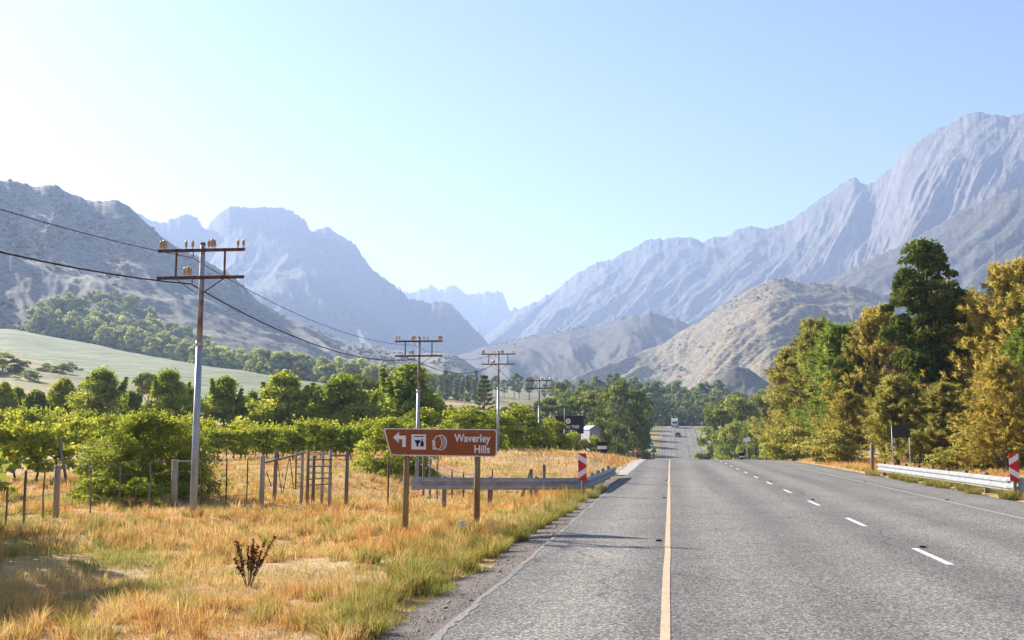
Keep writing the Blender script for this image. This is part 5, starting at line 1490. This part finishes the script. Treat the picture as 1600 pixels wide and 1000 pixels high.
# ------------------------------------------------------------------ verge grass: one mass of blades
gg_ = np.random.default_rng(420)
def scatter(x0, x1, y0_, y1_, dens, wid, hmin, hmax, seed):
    g = np.random.default_rng(seed)
    n = int((x1 - x0) * (y1_ - y0_) * dens)
    x = g.uniform(x0, x1, n); y = g.uniform(y0_, y1_, n)
    # only where the picture (or a small step aside) could look
    cxp = x * RIGHT[0] + y * RIGHT[1]; czp = x * FWD[0] + y * FWD[1]
    m = (np.abs(cxp / np.maximum(czp, .1)) < 0.62)
    clump = fbm(x * 1.3, y * 1.3, 61, 3); bare = fbm(x * 0.35, y * 0.35, 62, 3)
    edge = -2.16 - 0.50 * fbm(y * 0.5, y * 0, 45, 4) if x1 < 5 else None
    if x1 < 5: m &= x < edge
    else: m &= x > 9.0 + 0.35 * fbm(y * 0.8, y * 0, 64, 3)
    m &= g.random(n) < np.clip(0.25 + 1.7 * (clump - 0.28), 0.12, 1) * np.clip(1.5 - 1.6 * np.maximum(bare - 0.45, 0) * 3, 0.25, 1)
    x, y, clump, bare = x[m], y[m], clump[m], bare[m]
    n = len(x)
    base = np.stack([x, y, terrain(x, y) - 0.015], -1)
    patch = fbm(x * 0.5 + 7, y * 0.5, 65, 3); roadd = np.abs(x + 2.6) if x1 < 5 else np.abs(x - 9.1)
    grn = np.clip((patch - 0.56) * 5, 0, 0.8) * (1 if x1 < 5 else .5) + np.exp(-(roadd / 0.55) ** 2) * 0.55
    grn = np.clip(grn + 0.18 * g.normal(size=n), 0, 1) * (y < 60)
    warm = np.clip((fbm(x * 0.33 + 3, y * 0.33, 66, 3) - 0.46) * 6 + 0.2 * g.normal(size=n), 0, 1)
    h = (hmin + (hmax - hmin) * g.random(n) ** 1.6) * (0.45 + 1.1 * np.clip(clump - 0.2, 0, 1))
    tall = (g.random(n) < 0.03); h = np.where(tall, h * 2.0, h)
    h = h * (1 + 0.9 * np.exp(-((x + 3.6) / 1.0) ** 2 - ((y - 29) / 2.2) ** 2))
    rnd = np.clip(0.55 * g.random(n) + 0.6 * (clump - 0.2), 0, 1)
    return blades(base, h, np.full(n, wid) * g.uniform(.7, 1.3, n), g.uniform(0.1, 0.95, n), g.uniform(0, 6.28, n), rnd, grn, warm, g)
def dry_tufts(n, x0, x1, ya, yb, per, hmin, hmax, wid, seed):
    g = np.random.default_rng(seed)
    x = g.uniform(x0, x1, n); y = g.uniform(ya, yb, n)
    m = (fbm(x * 0.6, y * 0.6, 71, 3) > 0.46) & (np.abs((x * RIGHT[0] + y * RIGHT[1]) / np.maximum(x * FWD[0] + y * FWD[1], .1)) < 0.6)
    x, y = x[m], y[m]; n = len(x)
    idx = np.repeat(np.arange(n), per); N_ = n * per
    rr = 0.09 * np.sqrt(g.random(N_)) * (0.6 + g.random(n)[idx]); a = g.uniform(0, 6.28, N_)
    bx_, by_ = x[idx] + rr * np.cos(a), y[idx] + rr * np.sin(a)
    base = np.stack([bx_, by_, terrain(bx_, by_) - 0.015], -1)
    hh = g.uniform(hmin, hmax, n)[idx] * g.uniform(0.5, 1.1, N_)
    near = np.exp(-((x + 3.0) / 1.0) ** 2)
    grn = np.clip((g.random(n) < 0.16 + 0.30 * near)[idx] * 0.75 + 0.12 * g.normal(size=N_), 0, 1)
    warm = np.clip(g.random(n)[idx] * 1.1 - 0.3 + .15 * g.normal(size=N_), 0, 1)
    rnd = np.clip(0.35 * g.random(n)[idx] + 0.65 * g.random(N_), 0, 1)
    return blades(base, hh, np.full(N_, wid), g.uniform(0.1, 0.9, N_), a + 0.6 * g.normal(size=N_), rnd, grn, warm, g)
parts_ = [dry_tufts(620, -8.5, -2.5, 5.5, 13, 90, 0.12, 0.30, 0.0026, 11), dry_tufts(1300, -16, -2.5, 13, 24, 60, 0.14, 0.36, 0.004, 12), dry_tufts(1500, -22, -2.5, 24, 46, 34, 0.16, 0.42, 0.008, 13),
          dry_tufts(500, 9.2, 17, 22, 60, 34, 0.14, 0.40, 0.008, 14),
          scatter(-9, -2.3, 5.5, 12, 3000, 0.0028, 0.05, 0.16, 1), scatter(-15, -2.3, 12, 20, 1300, 0.0040, 0.06, 0.19, 2), scatter(-22, -2.3, 20, 32, 520, 0.0060, 0.08, 0.24, 3),
          scatter(-26, -2.3, 32, 52, 150, 0.010, 0.10, 0.30, 4), scatter(-30, -2.3, 52, 95, 36, 0.022, 0.12, 0.34, 5),
          scatter(9.0, 20, 16, 40, 330, 0.006, 0.06, 0.24, 6), scatter(9.0, 24, 40, 100, 80, 0.014, 0.10, 0.36, 7)]
def join(parts):
    V = []; Q = []; T = []; A = dict(rnd=[], grn=[], warm=[]); b = 0
    for v, q, t, a in parts:
        V.append(v); Q.append(q + b); T.append(t + b); b += len(v)
        for k_ in A: A[k_].append(a[k_])
    return np.concatenate(V), np.concatenate(Q), np.concatenate(T), {k_: np.concatenate(v) for k_, v in A.items()}
V_, Q_, T__, A_ = join(parts_)
print('grass blades', len(Q_))
o = link('dry_grass', np_mesh('dry_grass', V_, Q_, T__, M['grass'], attrs=A_))
o['kind'] = 'stuff'; o['label'] = 'golden dry grass covering the road verges'; o['category'] = 'grass'

# loose stones of the shoulder
g = np.random.default_rng(430)
n = 5200
y = 5 + 40 * g.random(n) ** 2; x = -1.94 - np.abs(g.normal(size=n)) * 0.33
r = g.uniform(0.005, 0.017, n) * np.where(g.random(n) < 0.04, 1.8, 1)
oc = np.array([(1, 0, 0), (0, 1, 0), (-1, 0, 0), (0, -1, 0), (0, 0, .7), (0, 0, -.7)], float)
v = oc[None] * r[:, None, None] * (1 + 0.35 * g.normal(size=(n, 6, 1))) 
v = v + np.stack([x, y, np.maximum(terrain(x, y), np.interp(-1.92 - x, [0, 0.3, 0.7], [-0.02, -0.03, -0.08])) + r * 0.3], -1)[:, None]
tr3 = np.array([(0, 1, 4), (1, 2, 4), (2, 3, 4), (3, 0, 4), (1, 0, 5), (2, 1, 5), (3, 2, 5), (0, 3, 5)])
o = link('loose_gravel', np_mesh('loose_gravel', v.reshape(-1, 3), None, (tr3[None] + (np.arange(n) * 6)[:, None, None]).reshape(-1, 3), M['stone']))
o['kind'] = 'stuff'; o['label'] = 'loose gravel stones along the left road edge'; o['category'] = 'gravel'

# ------------------------------------------------------------------ haze: even air round the whole scene
def haze():
    me = MB().box((0, 0, 0), (1, 1, 1)).mesh('haze', None)
    o = link('haze', me)
    zmax = 1.0
    for ob in COL.objects:
        if ob.type == 'MESH' and ob is not o and ob.get('kind') == 'structure':
            zmax = max(zmax, max(c[2] for c in ob.bound_box))
    zlo, zhi = -12.0, zmax + 30
    o.scale = (19400, 19400, zhi - zlo)
    o.location = (0, 100, (zhi + zlo) / 2)
    m = bpy.data.materials.new('haze_air'); m.use_nodes = True
    nt = m.node_tree; nt.nodes.clear()
    v = nt.nodes.new('ShaderNodeVolumePrincipled')
    v.inputs['Color'].default_value = (0.50, 0.65, 1.0, 1)
    v.inputs['Density'].default_value = HAZE_DENSITY
    v.inputs['Anisotropy'].default_value = 0.28
    out = nt.nodes.new('ShaderNodeOutputMaterial')
    nt.links.new(v.outputs[0], out.inputs['Volume'])
    me.materials.append(m)
    o['kind'] = 'stuff'; o['label'] = 'pale blue morning haze over the valley'
    o['category'] = 'haze'
haze()
